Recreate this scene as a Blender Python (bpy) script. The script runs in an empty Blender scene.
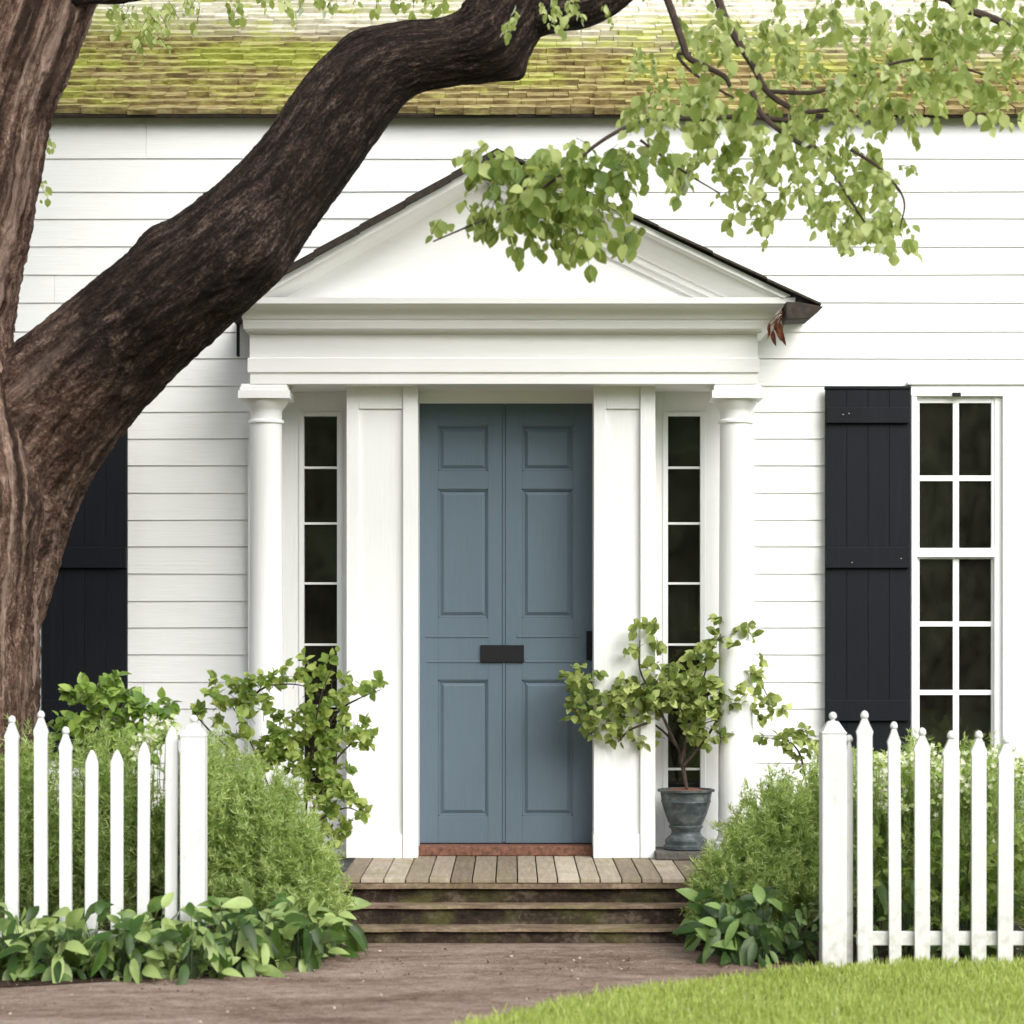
import bpy, math, random
import numpy as np
from mathutils import Vector
random.seed(7); rng = np.random.default_rng(7)
SC = bpy.context.scene
COL = SC.collection
R = math.radians

# ------------------------------------------------------------------ camera
F = 2379.0            # focal length in pixels of a 1024 wide frame
CD, CH, HY = 13.0, 1.2, 633.0
cam_d = bpy.data.cameras.new('camera'); cam = bpy.data.objects.new('camera', cam_d); COL.objects.link(cam)
cam.location = (0, -CD, CH); cam.rotation_euler = (R(90), 0, 0)
cam_d.sensor_width = 36; cam_d.lens = F/1024*36; cam_d.shift_y = (HY-512)/1024
cam_d.clip_end = 1000; cam_d.clip_start = 0.1
cam_d.dof.use_dof = True; cam_d.dof.focus_distance = 12.6; cam_d.dof.aperture_fstop = 2.4
SC.camera = cam

# ------------------------------------------------------------------ light
SUN_EL, SUN_AZ = 38.0, 32.0          # azimuth: degrees to the right of straight behind the camera
W = bpy.data.worlds.new('World'); SC.world = W; W.use_nodes = True
nt = W.node_tree; nt.nodes.clear()
sky = nt.nodes.new('ShaderNodeTexSky'); sky.sky_type = 'NISHITA'; sky.sun_disc = False
sky.sun_elevation = R(SUN_EL); sky.sun_rotation = R(180-SUN_AZ)
sky.air_density = 1.0; sky.dust_density = 1.5; sky.ozone_density = 1.0
hs = nt.nodes.new('ShaderNodeHueSaturation'); hs.inputs['Saturation'].default_value = 0.32
bg = nt.nodes.new('ShaderNodeBackground'); bg.inputs['Strength'].default_value = 0.15
wo = nt.nodes.new('ShaderNodeOutputWorld')
nt.links.new(sky.outputs[0], hs.inputs['Color']); nt.links.new(hs.outputs[0], bg.inputs['Color']); nt.links.new(bg.outputs[0], wo.inputs['Surface'])
sd = bpy.data.lights.new('sun', 'SUN'); sd.energy = 1.5; sd.angle = R(45); sd.color = (1, .975, .945)
sun = bpy.data.objects.new('sun', sd); COL.objects.link(sun)
sv = Vector((math.sin(R(SUN_AZ))*math.cos(R(SUN_EL)), -math.cos(R(SUN_AZ))*math.cos(R(SUN_EL)), math.sin(R(SUN_EL))))
sun.rotation_euler = sv.to_track_quat('Z', 'Y').to_euler()
SC.view_settings.view_transform = 'Standard'; SC.view_settings.look = 'None'
SC.view_settings.gamma = 1; SC.view_settings.exposure = 1.22; SC.view_settings.use_curve_mapping = False

# ------------------------------------------------------------------ helpers
def P(px, py, y):
    d = CD + y
    return ((px-512)*d/F, y, CH + (HY-py)*d/F)
def X(px, y): return (px-512)*(CD+y)/F
def Z(py, y): return CH + (HY-py)*(CD+y)/F
GZ = -0.274

def tag(o, label=None, cat=None, group=None, kind=None):
    if label: o['label'] = label
    if cat: o['category'] = cat
    if group: o['group'] = group
    if kind: o['kind'] = kind
    return o
def empty(name, loc, label, cat, group=None):
    o = bpy.data.objects.new(name, None); COL.objects.link(o); o.location = loc
    o.empty_display_size = .1
    return tag(o, label, cat, group)
def par(o, parent):
    if parent is not None:
        o.parent = parent
        # vertices are written in world space: undo the parents' offset
        off = Vector((0, 0, 0)); p = parent
        while p is not None: off += Vector(p.location); p = p.parent
        o.location = -off
    return o

class MB:
    def __init__(s): s.v = []; s.f = []
    def poly(s, pts, faces):
        b = len(s.v); s.v += [tuple(p) for p in pts]; s.f += [tuple(b+i for i in f) for f in faces]; return s
    def box(s, x0, x1, y0, y1, z0, z1):
        if x0 > x1: x0, x1 = x1, x0
        if y0 > y1: y0, y1 = y1, y0
        if z0 > z1: z0, z1 = z1, z0
        return s.poly([(x0,y0,z0),(x1,y0,z0),(x1,y1,z0),(x0,y1,z0),(x0,y0,z1),(x1,y0,z1),(x1,y1,z1),(x0,y1,z1)],
               [(3,2,1,0),(4,5,6,7),(0,1,5,4),(1,2,6,5),(2,3,7,6),(3,0,4,7)])
    def bpx(s, px0, py0, px1, py1, y, yb):      # a box whose front face is at depth y
        return s.box(X(px0,y), X(px1,y), y, yb, Z(py1,y), Z(py0,y))
    def prism(s, pts, y0, y1):                  # pts (x,z) counter-clockwise seen from the front (-y)
        n = len(pts)
        return s.poly([(x,y0,z) for x,z in pts]+[(x,y1,z) for x,z in pts],
               [tuple(range(n)), tuple(range(2*n-1,n-1,-1))]+[(i,n+i,n+(i+1)%n,(i+1)%n) for i in range(n)])
    def lathe(s, prof, c, n=32):                # prof: (r,z) bottom to top
        b = len(s.v)
        for r, z in prof:
            for k in range(n):
                a = 2*math.pi*k/n; s.v.append((c[0]+r*math.cos(a), c[1]+r*math.sin(a), c[2]+z))
        for i in range(len(prof)-1):
            for k in range(n):
                k2 = (k+1)%n; s.f.append((b+i*n+k, b+i*n+k2, b+(i+1)*n+k2, b+(i+1)*n+k))
        s.f.append(tuple(b+k for k in range(n-1,-1,-1))); s.f.append(tuple(b+(len(prof)-1)*n+k for k in range(n)))
        return s
    def tube(s, pts, rads, n=6):
        pts = [Vector(p) for p in pts]; b = len(s.v); m = len(pts)
        up = Vector((.13,.2,.97)); 
        for i,p in enumerate(pts):
            t = (pts[min(i+1,m-1)]-pts[max(i-1,0)]).normalized()
            u = t.cross(up); u = u.normalized() if u.length > 1e-4 else Vector((1,0,0)); w = t.cross(u)
            for k in range(n):
                a = 2*math.pi*k/n; s.v.append(tuple(p + (u*math.cos(a)+w*math.sin(a))*rads[i]))
        for i in range(m-1):
            for k in range(n):
                k2=(k+1)%n; s.f.append((b+i*n+k, b+i*n+k2, b+(i+1)*n+k2, b+(i+1)*n+k))
        s.f.append(tuple(b+k for k in range(n))); s.f.append(tuple(b+(m-1)*n+k for k in range(n-1,-1,-1)))
        return s
    def build(s, name, mat, parent=None, bevel=0, smooth=False, seg=2):
        me = bpy.data.meshes.new(name); me.from_pydata(s.v, [], s.f); me.materials.append(mat); me.update()
        o = bpy.data.objects.new(name, me); COL.objects.link(o); par(o, parent)
        if smooth:
            me.polygons.foreach_set('use_smooth', [True]*len(me.polygons))
            try: me.set_sharp_from_angle(angle=R(40))
            except Exception: pass
        if bevel:
            b = o.modifiers.new('bevel', 'BEVEL'); b.width = bevel; b.segments = seg; b.limit_method = 'ANGLE'; b.angle_limit = R(35)
        return o

def tri_mesh(name, V, T, mat, parent=None, smooth=False):
    V = np.asarray(V, np.float32); T = np.asarray(T, np.int32)
    me = bpy.data.meshes.new(name)
    me.vertices.add(len(V)); me.vertices.foreach_set('co', V.ravel())
    k = T.shape[1]
    me.loops.add(T.size); me.loops.foreach_set('vertex_index', T.ravel())
    me.polygons.add(len(T)); me.polygons.foreach_set('loop_start', np.arange(0, T.size, k, dtype=np.int32))
    if smooth: me.polygons.foreach_set('use_smooth', np.ones(len(T), bool))
    me.materials.append(mat); me.update(calc_edges=True); me.validate()
    o = bpy.data.objects.new(name, me); COL.objects.link(o); par(o, parent)
    return o

# numpy value noise
def _h(i, j, k, s):
    n = (i*374761393 + j*668265263 + k*2147483647 + s*974634777) & 0xffffffff
    n = ((n ^ (n >> 13))*1274126177) & 0xffffffff
    n = ((n ^ (n >> 16))*2246822519) & 0xffffffff
    return ((n ^ (n >> 15)) & 0xffff)/65535.0
def vnoise(p, s=0):
    p = np.asarray(p, float); i = np.floor(p).astype(np.int64); f = p-i; f = f*f*(3-2*f); r = 0
    for a in (0,1):
        for b in (0,1):
            for c in (0,1):
                w = (f[:,0] if a else 1-f[:,0])*(f[:,1] if b else 1-f[:,1])*(f[:,2] if c else 1-f[:,2])
                r = r + w*_h(i[:,0]+a, i[:,1]+b, i[:,2]+c, s)
    return r
def fbm(p, o=4, s=0):
    r = 0; a = .5; p = np.asarray(p, float)
    for k in range(o): r = r + a*vnoise(p*(2**k)+17.3*k, s+k); a *= .5
    return r

# ------------------------------------------------------------------ materials
class M:
    def __init__(s, name):
        s.m = bpy.data.materials.new(name); s.m.use_nodes = True; s.t = s.m.node_tree
        s.b = s.t.nodes['Principled BSDF']; s.out = s.t.nodes['Material Output']
    def n(s, typ, **kw):
        x = s.t.nodes.new(typ)
        for k, v in kw.items():
            if k in x.inputs.keys(): x.inputs[k].default_value = v
            else: setattr(x, k, v)
        return x
    def l(s, a, b): s.t.links.new(a, b)
    def coord(s, kind='Object', scale=(1,1,1)):
        tc = s.n('ShaderNodeTexCoord'); mp = s.n('ShaderNodeMapping'); mp.inputs['Scale'].default_value = scale
        s.l(tc.outputs[kind], mp.inputs['Vector']); return mp.outputs[0]
    def noise(s, vec, scale, detail=4, rough=.6, dist=0):
        x = s.n('ShaderNodeTexNoise'); x.inputs['Scale'].default_value = scale; x.inputs['Detail'].default_value = detail
        x.inputs['Roughness'].default_value = rough; x.inputs['Distortion'].default_value = dist
        s.l(vec, x.inputs['Vector']); return x.outputs['Fac']
    def ramp(s, fac, stops):
        x = s.n('ShaderNodeValToRGB'); e = x.color_ramp.elements
        while len(e) < len(stops): e.new(.5)
        for q, (p, c) in zip(e, stops): q.position = p; q.color = (*c, 1) if len(c) == 3 else c
        s.l(fac, x.inputs[0]); return x.outputs[0]
    def mix(s, fac, a, b, mode='MIX'):
        x = s.n('ShaderNodeMix', data_type='RGBA', blend_type=mode)
        for sock, v in ((x.inputs[0], fac), (x.inputs[6], a), (x.inputs[7], b)):
            if isinstance(v, (int, float)): sock.default_value = v
            elif isinstance(v, tuple): sock.default_value = (*v, 1) if len(v) == 3 else v
            else: s.l(v, sock)
        return x.outputs[2]
    def math(s, op, a, b=0.):
        x = s.n('ShaderNodeMath', operation=op)
        for i, v in enumerate((a, b)):
            if isinstance(v, (int, float)): x.inputs[i].default_value = v
            else: s.l(v, x.inputs[i])
        return x.outputs[0]
    def bump(s, h, dist=.01, strength=1.):
        x = s.n('ShaderNodeBump'); x.inputs['Distance'].default_value = dist; x.inputs['Strength'].default_value = strength
        s.l(h, x.inputs['Height']); s.l(x.outputs[0], s.b.inputs['Normal'])
    def col(s, c):
        if isinstance(c, tuple): s.b.inputs['Base Color'].default_value = (*c, 1)
        else: s.l(c, s.b.inputs['Base Color'])
    def rough(s, v, spec=.5):
        if isinstance(v, (int, float)): s.b.inputs['Roughness'].default_value = v
        else: s.l(v, s.b.inputs['Roughness'])
        s.b.inputs['Specular IOR Level'].default_value = spec

def grain_paint(name, base, dark, grain=(4,4,4), amt=.5, rough=.55, bump=.0015, stain=None):
    m = M(name); v = m.coord(); vg = m.coord(scale=grain)
    big = m.noise(v, 1.3, 5, .6); fine = m.noise(vg, 14, 6, .65)
    f = m.math('MULTIPLY', m.math('ADD', big, fine), .5)
    c = m.ramp(f, [(.36, dark), (.56, base)])
    if stain:
        st = m.noise(m.coord(scale=(grain[0]*.5, 1, grain[2]*.6)), 5, 6, .75, .3)
        c = m.mix(m.ramp(st, [(.56, (0,0,0)), (.74, (amt,)*3)]), c, stain)
    m.col(c); m.rough(rough, .35); m.bump(fine, bump, .8); return m.m

white_v = grain_paint('white_paint_vertical', (.83,.83,.815), (.80,.80,.78), (6,6,.35), .12, .5, .0015, (.62,.60,.54))
white_h = grain_paint('white_paint_siding', (.82,.82,.80), (.78,.78,.755), (.35,6,6), .2, .55, .002, (.60,.59,.53))
white_c = grain_paint('white_paint_cornice', (.84,.835,.815), (.80,.795,.77), (.4,4,4), .12, .5, .001, (.62,.59,.52))
white_f = grain_paint('white_paint_fence', (.64,.64,.625), (.57,.57,.55), (7,7,.5), .4, .6, .002, (.50,.50,.42))
def grime(mat):
    t = mat.node_tree; b = t.nodes['Principled BSDF']; src = b.inputs['Base Color'].links[0].from_socket
    tc = t.nodes.new('ShaderNodeTexCoord'); sx = t.nodes.new('ShaderNodeSeparateXYZ'); t.links.new(tc.outputs['Object'], sx.inputs[0])
    mr = t.nodes.new('ShaderNodeMapRange'); mr.inputs[1].default_value = -.26; mr.inputs[2].default_value = .06; mr.inputs[3].default_value = .24; mr.inputs[4].default_value = 0
    t.links.new(sx.outputs[2], mr.inputs[0]); n = t.nodes.new('ShaderNodeTexNoise'); n.inputs['Scale'].default_value = 22; n.inputs['Detail'].default_value = 6
    t.links.new(tc.outputs['Object'], n.inputs['Vector']); ad = t.nodes.new('ShaderNodeMath'); t.links.new(mr.outputs[0], ad.inputs[0]); t.links.new(n.outputs['Fac'], ad.inputs[1])
    rp = t.nodes.new('ShaderNodeValToRGB'); rp.color_ramp.elements[0].position = .60; rp.color_ramp.elements[1].position = .95; rp.color_ramp.elements[1].color = (.7,.7,.7,1)
    t.links.new(ad.outputs[0], rp.inputs[0]); mx = t.nodes.new('ShaderNodeMix'); mx.data_type = 'RGBA'
    t.links.new(rp.outputs[0], mx.inputs[0]); t.links.new(src, mx.inputs[6]); mx.inputs[7].default_value = (.33,.32,.24,1); t.links.new(mx.outputs[2], b.inputs['Base Color'])
grime(white_f)
door_m  = grain_paint('blue_door_paint', (.098,.137,.168), (.089,.125,.153), (9,9,.35), .3, .55, .0012, (.125,.155,.172))
shutter_m = grain_paint('black_shutter_paint', (.0040,.0053,.0082), (.0026,.0035,.0055), (12,9,.4), .3, .62, .0015, (.022,.026,.034))
shutter_m.node_tree.nodes['Principled BSDF'].inputs['Specular IOR Level'].default_value = .2

def simple(name, c, rough=.5, metal=0, spec=.5, var=.15, scale=20):
    m = M(name); n = m.noise(m.coord(), scale, 5)
    m.col(m.mix(m.ramp(n, [(.35,(0,0,0)),(.65,(1,1,1))]), tuple(x*(1-var) for x in c), tuple(min(1,x*(1+var)) for x in c)))
    m.rough(rough, spec); m.b.inputs['Metallic'].default_value = metal; m.bump(n, .001, .5); return m.m
black_metal = simple('black_iron', (.004,.0045,.0055), .6, spec=.3)
rust = simple('rusty_dead_leaf', (.16,.045,.018), .8, var=.5, scale=60)
flash = simple('roof_edge_dark', (.032,.022,.015), .8, var=.5, scale=30)
screw_m = simple('bare_metal', (.5,.5,.5), .4, .6)
threshold_m = simple('brick_threshold', (.15,.065,.04), .85, var=.5, scale=40)
dark_room = simple('dark_interior', (.03,.027,.022), .9)
soil_pot = simple('reddish_potting_bark', (.16,.055,.03), .95, var=.6, scale=80)

def mk_pot():
    m = M('glazed_grey_green_pot'); n = m.noise(m.coord(scale=(1,1,2)), 16, 6, .7); n2 = m.noise(m.coord(), 50, 4)
    c = m.ramp(n, [(.33,(.022,.031,.033)),(.5,(.050,.064,.066)),(.68,(.13,.145,.138))])
    m.col(c); m.rough(m.ramp(n2,[(.3,(.35,)*3),(.7,(.6,)*3)]), .5); m.bump(n2, .002, .5); return m.m
pot_m = mk_pot()

def mk_glass():
    m = M('window_glass'); m.t.nodes.remove(m.b)
    tr = m.n('ShaderNodeBsdfTransparent'); tr.inputs[0].default_value = (.75,.78,.74,1)
    gl = m.n('ShaderNodeBsdfGlossy'); gl.inputs['Roughness'].default_value = .02; gl.inputs['Color'].default_value = (.9,.9,.9,1)
    fr = m.n('ShaderNodeFresnel'); fr.inputs['IOR'].default_value = 1.5
    n = m.noise(m.coord(), 2.5, 2); bp = m.n('ShaderNodeBump'); bp.inputs['Distance'].default_value = .004; bp.inputs['Strength'].default_value = .5
    m.l(n, bp.inputs['Height']); m.l(bp.outputs[0], gl.inputs['Normal'])
    mx = m.n('ShaderNodeMixShader'); m.l(fr.outputs[0], mx.inputs[0]); m.l(tr.outputs[0], mx.inputs[1]); m.l(gl.outputs[0], mx.inputs[2])
    du = m.n('ShaderNodeBsdfDiffuse'); du.inputs['Color'].default_value = (.42,.38,.29,1)
    dn = m.noise(m.coord(scale=(2,2,1)), 7, 5, .7); m3 = m.n('ShaderNodeMixShader')
    m.l(m.ramp(dn, [(.35,(.008,)*3),(.75,(.034,)*3)]), m3.inputs[0]); m.l(mx.outputs[0], m3.inputs[1]); m.l(du.outputs[0], m3.inputs[2])
    m.l(m3.outputs[0], m.out.inputs['Surface']); return m.m
glass_m = mk_glass()

def mk_leaf(name, dark, mid, light, trans=.45, gloss=.25, rough=.45, clump=3.0):
    m = M(name); m.t.nodes.remove(m.b)
    g = m.n('ShaderNodeNewGeometry'); r = g.outputs['Random Per Island']
    cl = m.noise(m.coord(), clump, 3, .6)
    f = m.math('ADD', m.math('MULTIPLY', r, .55), m.math('MULTIPLY', cl, .55))
    c = m.ramp(f, [(.25, dark), (.52, mid), (.80, light)])
    df = m.n('ShaderNodeBsdfDiffuse'); m.l(c, df.inputs['Color'])
    tl = m.n('ShaderNodeBsdfTranslucent'); tc = m.mix(.5, c, (min(1,light[0]*1.3), min(1,light[1]*1.3), light[2]*.7)); m.l(tc, tl.inputs['Color'])
    mx = m.n('ShaderNodeMixShader'); mx.inputs[0].default_value = trans; m.l(df.outputs[0], mx.inputs[1]); m.l(tl.outputs[0], mx.inputs[2])
    gl = m.n('ShaderNodeBsdfGlossy'); gl.inputs['Roughness'].default_value = rough; gl.inputs['Color'].default_value = (.9,.95,.85,1)
    fr = m.n('ShaderNodeFresnel'); fr.inputs['IOR'].default_value = 1.4
    m2 = m.n('ShaderNodeMixShader'); m.l(m.math('MULTIPLY', fr.outputs[0], gloss*4), m2.inputs[0]); m.l(mx.outputs[0], m2.inputs[1]); m.l(gl.outputs[0], m2.inputs[2])
    m.l(m2.outputs[0], m.out.inputs['Surface']); return m.m
leaf_tree = mk_leaf('tree_leaf', (.09,.15,.028), (.24,.32,.085), (.58,.63,.30), .6, .12, .5, 3.4)
leaf_near = mk_leaf('near_tree_leaf', (.055,.11,.02), (.17,.25,.055), (.48,.54,.20), .58, .12, .5, 5)
leaf_feather = mk_leaf('feathery_leaf', (.065,.125,.022), (.25,.36,.085), (.62,.70,.33), .5, .05, .7, 3.0)
leaf_shrub = mk_leaf('shrub_leaf', (.06,.12,.02), (.19,.28,.055), (.46,.53,.16), .5, .10, .5, 5)
leaf_bright = mk_leaf('bright_shrub_leaf', (.07,.14,.02), (.18,.29,.045), (.38,.50,.12), .45, .18, .5, 4)
leaf_hosta = mk_leaf('broad_leaf', (.010,.030,.006), (.050,.11,.020), (.36,.46,.16), .36, .16, .38, 9)
leaf_dark = mk_leaf('dark_broad_leaf', (.008,.022,.005), (.028,.065,.013), (.20,.30,.09), .34, .16, .38, 9)
leaf_pot = mk_leaf('potted_shrub_leaf', (.035,.065,.015), (.15,.21,.045), (.52,.58,.21), .45, .12, .5, 9)
blossom = mk_leaf('cream_blossom', (.62,.62,.48), (.75,.75,.62), (.85,.85,.75), .4, .1)
grass_m = mk_leaf('grass_blade', (.22,.28,.055), (.36,.43,.10), (.52,.58,.20), .45, .05, .5, 1.6)

def mk_bark(name, s=1.):
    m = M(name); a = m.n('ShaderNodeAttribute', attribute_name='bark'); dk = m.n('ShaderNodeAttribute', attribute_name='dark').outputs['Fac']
    mp = m.n('ShaderNodeMapping'); mp.inputs['Scale'].default_value = (1,1,.22); m.l(a.outputs['Vector'], mp.inputs['Vector'])
    mp2 = m.n('ShaderNodeMapping'); mp2.inputs['Scale'].default_value = (1,1,.6); m.l(a.outputs['Vector'], mp2.inputs['Vector'])
    n1 = m.noise(mp.outputs[0], 24*s, 9, .80, .5); n2 = m.noise(mp2.outputs[0], 95*s, 5, .8); n3 = m.noise(a.outputs['Vector'], 3.0, 5, .65)
    h = m.math('ADD', m.math('MULTIPLY', n1, .60), m.math('MULTIPLY', n2, .40))
    c1 = m.ramp(h, [(.40, (.014,.009,.007)), (.48, (.085,.048,.034)), (.55, (.20,.125,.092)), (.63, (.50,.36,.29))])
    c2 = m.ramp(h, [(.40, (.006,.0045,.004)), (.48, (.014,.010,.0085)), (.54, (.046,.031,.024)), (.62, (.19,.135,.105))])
    mp3 = m.n('ShaderNodeMapping'); mp3.inputs['Scale'].default_value = (1,1,.07); m.l(a.outputs['Vector'], mp3.inputs['Vector'])
    n4 = m.noise(mp3.outputs[0], 13, 5, .6, .8)
    c1 = m.mix(m.ramp(n4, [(.52,(0,0,0)),(.64,(.8,.8,.8))]), c1, m.mix(.5, c1, (.62,.46,.37)))
    c1 = m.mix(m.ramp(n4, [(.36,(.85,.85,.85)),(.46,(0,0,0))]), c1, (.022,.014,.011))
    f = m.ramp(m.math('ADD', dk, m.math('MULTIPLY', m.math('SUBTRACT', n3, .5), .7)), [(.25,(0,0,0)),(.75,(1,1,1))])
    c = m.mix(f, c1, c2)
    c = m.mix(m.ramp(n3, [(.40,(0,0,0)),(.62,(.55,.55,.55))]), c, m.mix(.5, c, (.035,.024,.018)))
    m.col(c); m.rough(.92, .12); m.bump(h, .035, 1.); return m.m
bark_m = mk_bark('furrowed_bark')
twig_m = simple('twig_bark', (.045,.028,.02), .9, var=.4, scale=40)
stem_green = simple('green_stem', (.16,.21,.06), .7, var=.3, scale=40)

stem_dark = simple('dark_green_stem', (.035,.06,.018), .7, var=.4, scale=40)

def mk_roof():
    m = M('mossy_weathered_shingle_glare'); g = m.n('ShaderNodeNewGeometry'); r = g.outputs['Random Per Island']
    v = m.coord(); tc = m.n('ShaderNodeTexCoord'); sx = m.n('ShaderNodeSeparateXYZ'); m.l(tc.outputs['Object'], sx.inputs[0])
    x, z = sx.outputs[0], sx.outputs[2]
    n = m.noise(m.coord(scale=(.5,1.3,1.3)), 2.2, 6, .68, .5); n2 = m.noise(m.coord(scale=(1,3,3)), 9, 5, .7)
    wood = m.ramp(m.math('ADD', m.math('MULTIPLY', r, .12), m.math('MULTIPLY', n2, .88)), [(.30,(.12,.085,.04)),(.48,(.25,.19,.08)),(.66,(.42,.35,.17))])
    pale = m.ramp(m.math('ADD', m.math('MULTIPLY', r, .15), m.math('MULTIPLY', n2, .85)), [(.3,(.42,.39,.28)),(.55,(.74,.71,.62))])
    # sky glare painted in, paler higher up the slope, mossy near the eaves
    glare_fac = m.math('MULTIPLY', m.math('SUBTRACT', z, 4.50), 1.9)
    glare_fac = m.math('ADD', glare_fac, m.math('MULTIPLY', m.math('SUBTRACT', n, .5), 1.8))
    glare_fac = m.math('ADD', glare_fac, m.math('MULTIPLY', x, .10))
    base = m.mix(m.ramp(glare_fac, [(.1,(0,0,0)),(.75,(1,1,1))]), wood, pale)
    moss = m.ramp(n2, [(.3,(.19,.21,.035)),(.5,(.34,.36,.07)),(.7,(.54,.54,.18))])
    mf = m.math('ADD', n, m.math('MULTIPLY', m.math('ABSOLUTE', m.math('SUBTRACT', z, 4.50)), -.45)); mf = m.math('ADD', mf, m.math('MULTIPLY', x, -.022)); mf = m.math('ADD', mf, .125)
    mf = m.math('ADD', mf, m.math('MULTIPLY', m.math('SUBTRACT', m.noise(m.coord(), 1.4, 4), .5), .9))
    mf = m.math('ADD', mf, m.math('MULTIPLY', m.math('SUBTRACT', n2, .5), .9))
    c = m.mix(m.ramp(mf, [(.46,(0,0,0)),(.66,(.9,.9,.9))]), base, moss)
    m.col(c); m.rough(.9, .2); m.bump(n2, .012, .8); return m.m
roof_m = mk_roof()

def mk_deck():
    m = M('weathered_deck_board'); g = m.n('ShaderNodeNewGeometry'); r = g.outputs['Random Per Island']
    n = m.noise(m.coord(scale=(9,.8,4)), 5, 7, .7); n2 = m.noise(m.coord(), 5, 5, .7)
    c = m.ramp(m.math('ADD', m.math('MULTIPLY', r, .45), m.math('MULTIPLY', n, .55)), [(.2,(.11,.08,.055)),(.5,(.29,.235,.175)),(.8,(.52,.45,.36))])
    c = m.mix(m.ramp(n2, [(.5,(0,0,0)),(.72,(.6,.6,.6))]), c, (.20,.20,.07))
    m.col(c); m.rough(.85, .2); m.bump(n, .004, .8); return m.m
deck_m = mk_deck()
def mk_stone(name, a, b, c_, moss=.5):
    m = M(name); v = m.coord(scale=(.7,1,1.4)); n = m.noise(v, 7, 8, .75, .3); n2 = m.noise(m.coord(), 35, 5, .7); n3 = m.noise(m.coord(), 2.6, 5, .65)
    c = m.ramp(m.math('ADD', m.math('MULTIPLY', n, .7), m.math('MULTIPLY', n2, .3)), [(.36,a),(.50,b),(.66,c_)])
    c = m.mix(m.ramp(n3, [(.50,(0,0,0)),(.66,(moss,)*3)]), c, (.13,.14,.035))
    m.col(c); m.rough(.92, .2); m.bump(n2, .008, .9); return m.m
riser_m = mk_stone('dark_mossy_riser', (.010,.007,.005), (.032,.022,.015), (.15,.115,.085), .40)
tread_m = mk_stone('worn_tan_tread', (.06,.040,.027), (.17,.12,.08), (.34,.26,.185), .45)
slab_m = mk_stone('grey_slate_slab', (.05,.045,.04), (.12,.11,.10), (.3,.29,.27), .1)

def mk_path():
    m = M('brown_dirt_path'); n = m.noise(m.coord(scale=(.5,1.2,1)), 2.2, 8, .75, .6); n2 = m.noise(m.coord(), 90, 6, .85); n3 = m.noise(m.coord(), 16, 7, .8)
    f = m.math('ADD', m.math('MULTIPLY', n, .42), m.math('ADD', m.math('MULTIPLY', n3, .28), m.math('MULTIPLY', n2, .30)))
    c = m.ramp(f, [(.40,(.075,.042,.030)),(.48,(.21,.145,.11)),(.55,(.34,.26,.21)),(.64,(.54,.45,.38))])
    m.col(c); m.rough(.95, .15); m.bump(m.math('ADD', n2, n3), .012, .9); return m.m
path_m = mk_path()
def mk_soil():
    m = M('dark_garden_soil'); n = m.noise(m.coord(), 30, 7, .75)
    m.col(m.ramp(n, [(.35,(.015,.010,.007)),(.55,(.055,.034,.022)),(.7,(.12,.07,.045))])); m.rough(.95,.15); m.bump(n, .02, 1); return m.m
soil_m = mk_soil()
def mk_lawn(name, k=1.):
    m = M(name); n = m.noise(m.coord(), 3, 6, .65); n2 = m.noise(m.coord(scale=(3,1,1)), 60, 4, .7)
    m.col(m.ramp(m.math('ADD', m.math('MULTIPLY', n,.5), m.math('MULTIPLY', n2,.5)), [(.35,(.10*k,.16*k,.03*k)),(.5,(.20*k,.29*k,.06*k)),(.68,(.30*k,.38*k,.10*k))])); m.rough(.9,.2); m.bump(n2,.02,.8); return m.m
lawn_m = mk_lawn('lawn_turf', .45)
def mk_mulch():
    m = M('mulch_chip'); r = m.n('ShaderNodeNewGeometry').outputs['Random Per Island']
    m.col(m.ramp(r, [(.0,(.05,.026,.018)),(.4,(.16,.095,.068)),(.7,(.30,.21,.16)),(1.,(.52,.42,.34))])); m.rough(.95,.1); return m.m
mulch_m = mk_mulch()

# ------------------------------------------------------------------ ground
def sheet(name, pts, z, mat):
    return tag(MB().poly([(x,y,z) for x,y in pts], [tuple(range(len(pts)))]).build(name, mat), kind='structure')
sheet('ground', [(-300,-300),(300,-300),(300,300),(-300,300)], GZ-.008, lawn_m)
def gd(px, py): d = F*(CH-GZ)/(py-HY); return ((px-512)*d/F, d-CD)
path_pts = [gd(-900,960), gd(-300,958), gd(-60,965), gd(60,962), gd(200,955), gd(300,945), gd(360,938), gd(520,938), gd(690,940), gd(760,955), gd(860,962), gd(1300,958), (4.5,-3.2),(3,-5),(0,-8),(-1.0,-11),(-2,-30),(-5,-30),(-6,-8),(-9,-4)]
MB().poly([(x,y,GZ-.004) for x,y in path_pts], [tuple(range(len(path_pts)))[::-1]]).build('path', path_m)['kind'] = 'structure'
bedL = [(-9,0.02),(-.86,0.02)] + [(-.86,-1.6), gd(352,948), gd(300,960), gd(200,975), gd(60,984), gd(-60,990), gd(-400,990), (-9,-3.0)]
MB().poly([(x,y,GZ) for x,y in bedL], [tuple(range(len(bedL)))[::-1]]).build('garden_bed', soil_m)['kind'] = 'structure'
bedR = [(9,0.02),(.98,0.02)][::-1] + [(9,-2.3), gd(1024,968), gd(850,966), gd(780,964), gd(720,955), gd(690,948), (.98,-1.6)]
MB().poly([(x,y,GZ) for x,y in bedR], [tuple(range(len(bedR)))[::-1]]).build('garden_bed', soil_m)['kind'] = 'structure'
lawn_edge = [gd(1500,960), gd(1024,962), gd(900,965), gd(800,972), gd(720,980), gd(640,991), gd(580,1001), gd(520,1013), gd(470,1026), gd(430,1042)]
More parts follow.
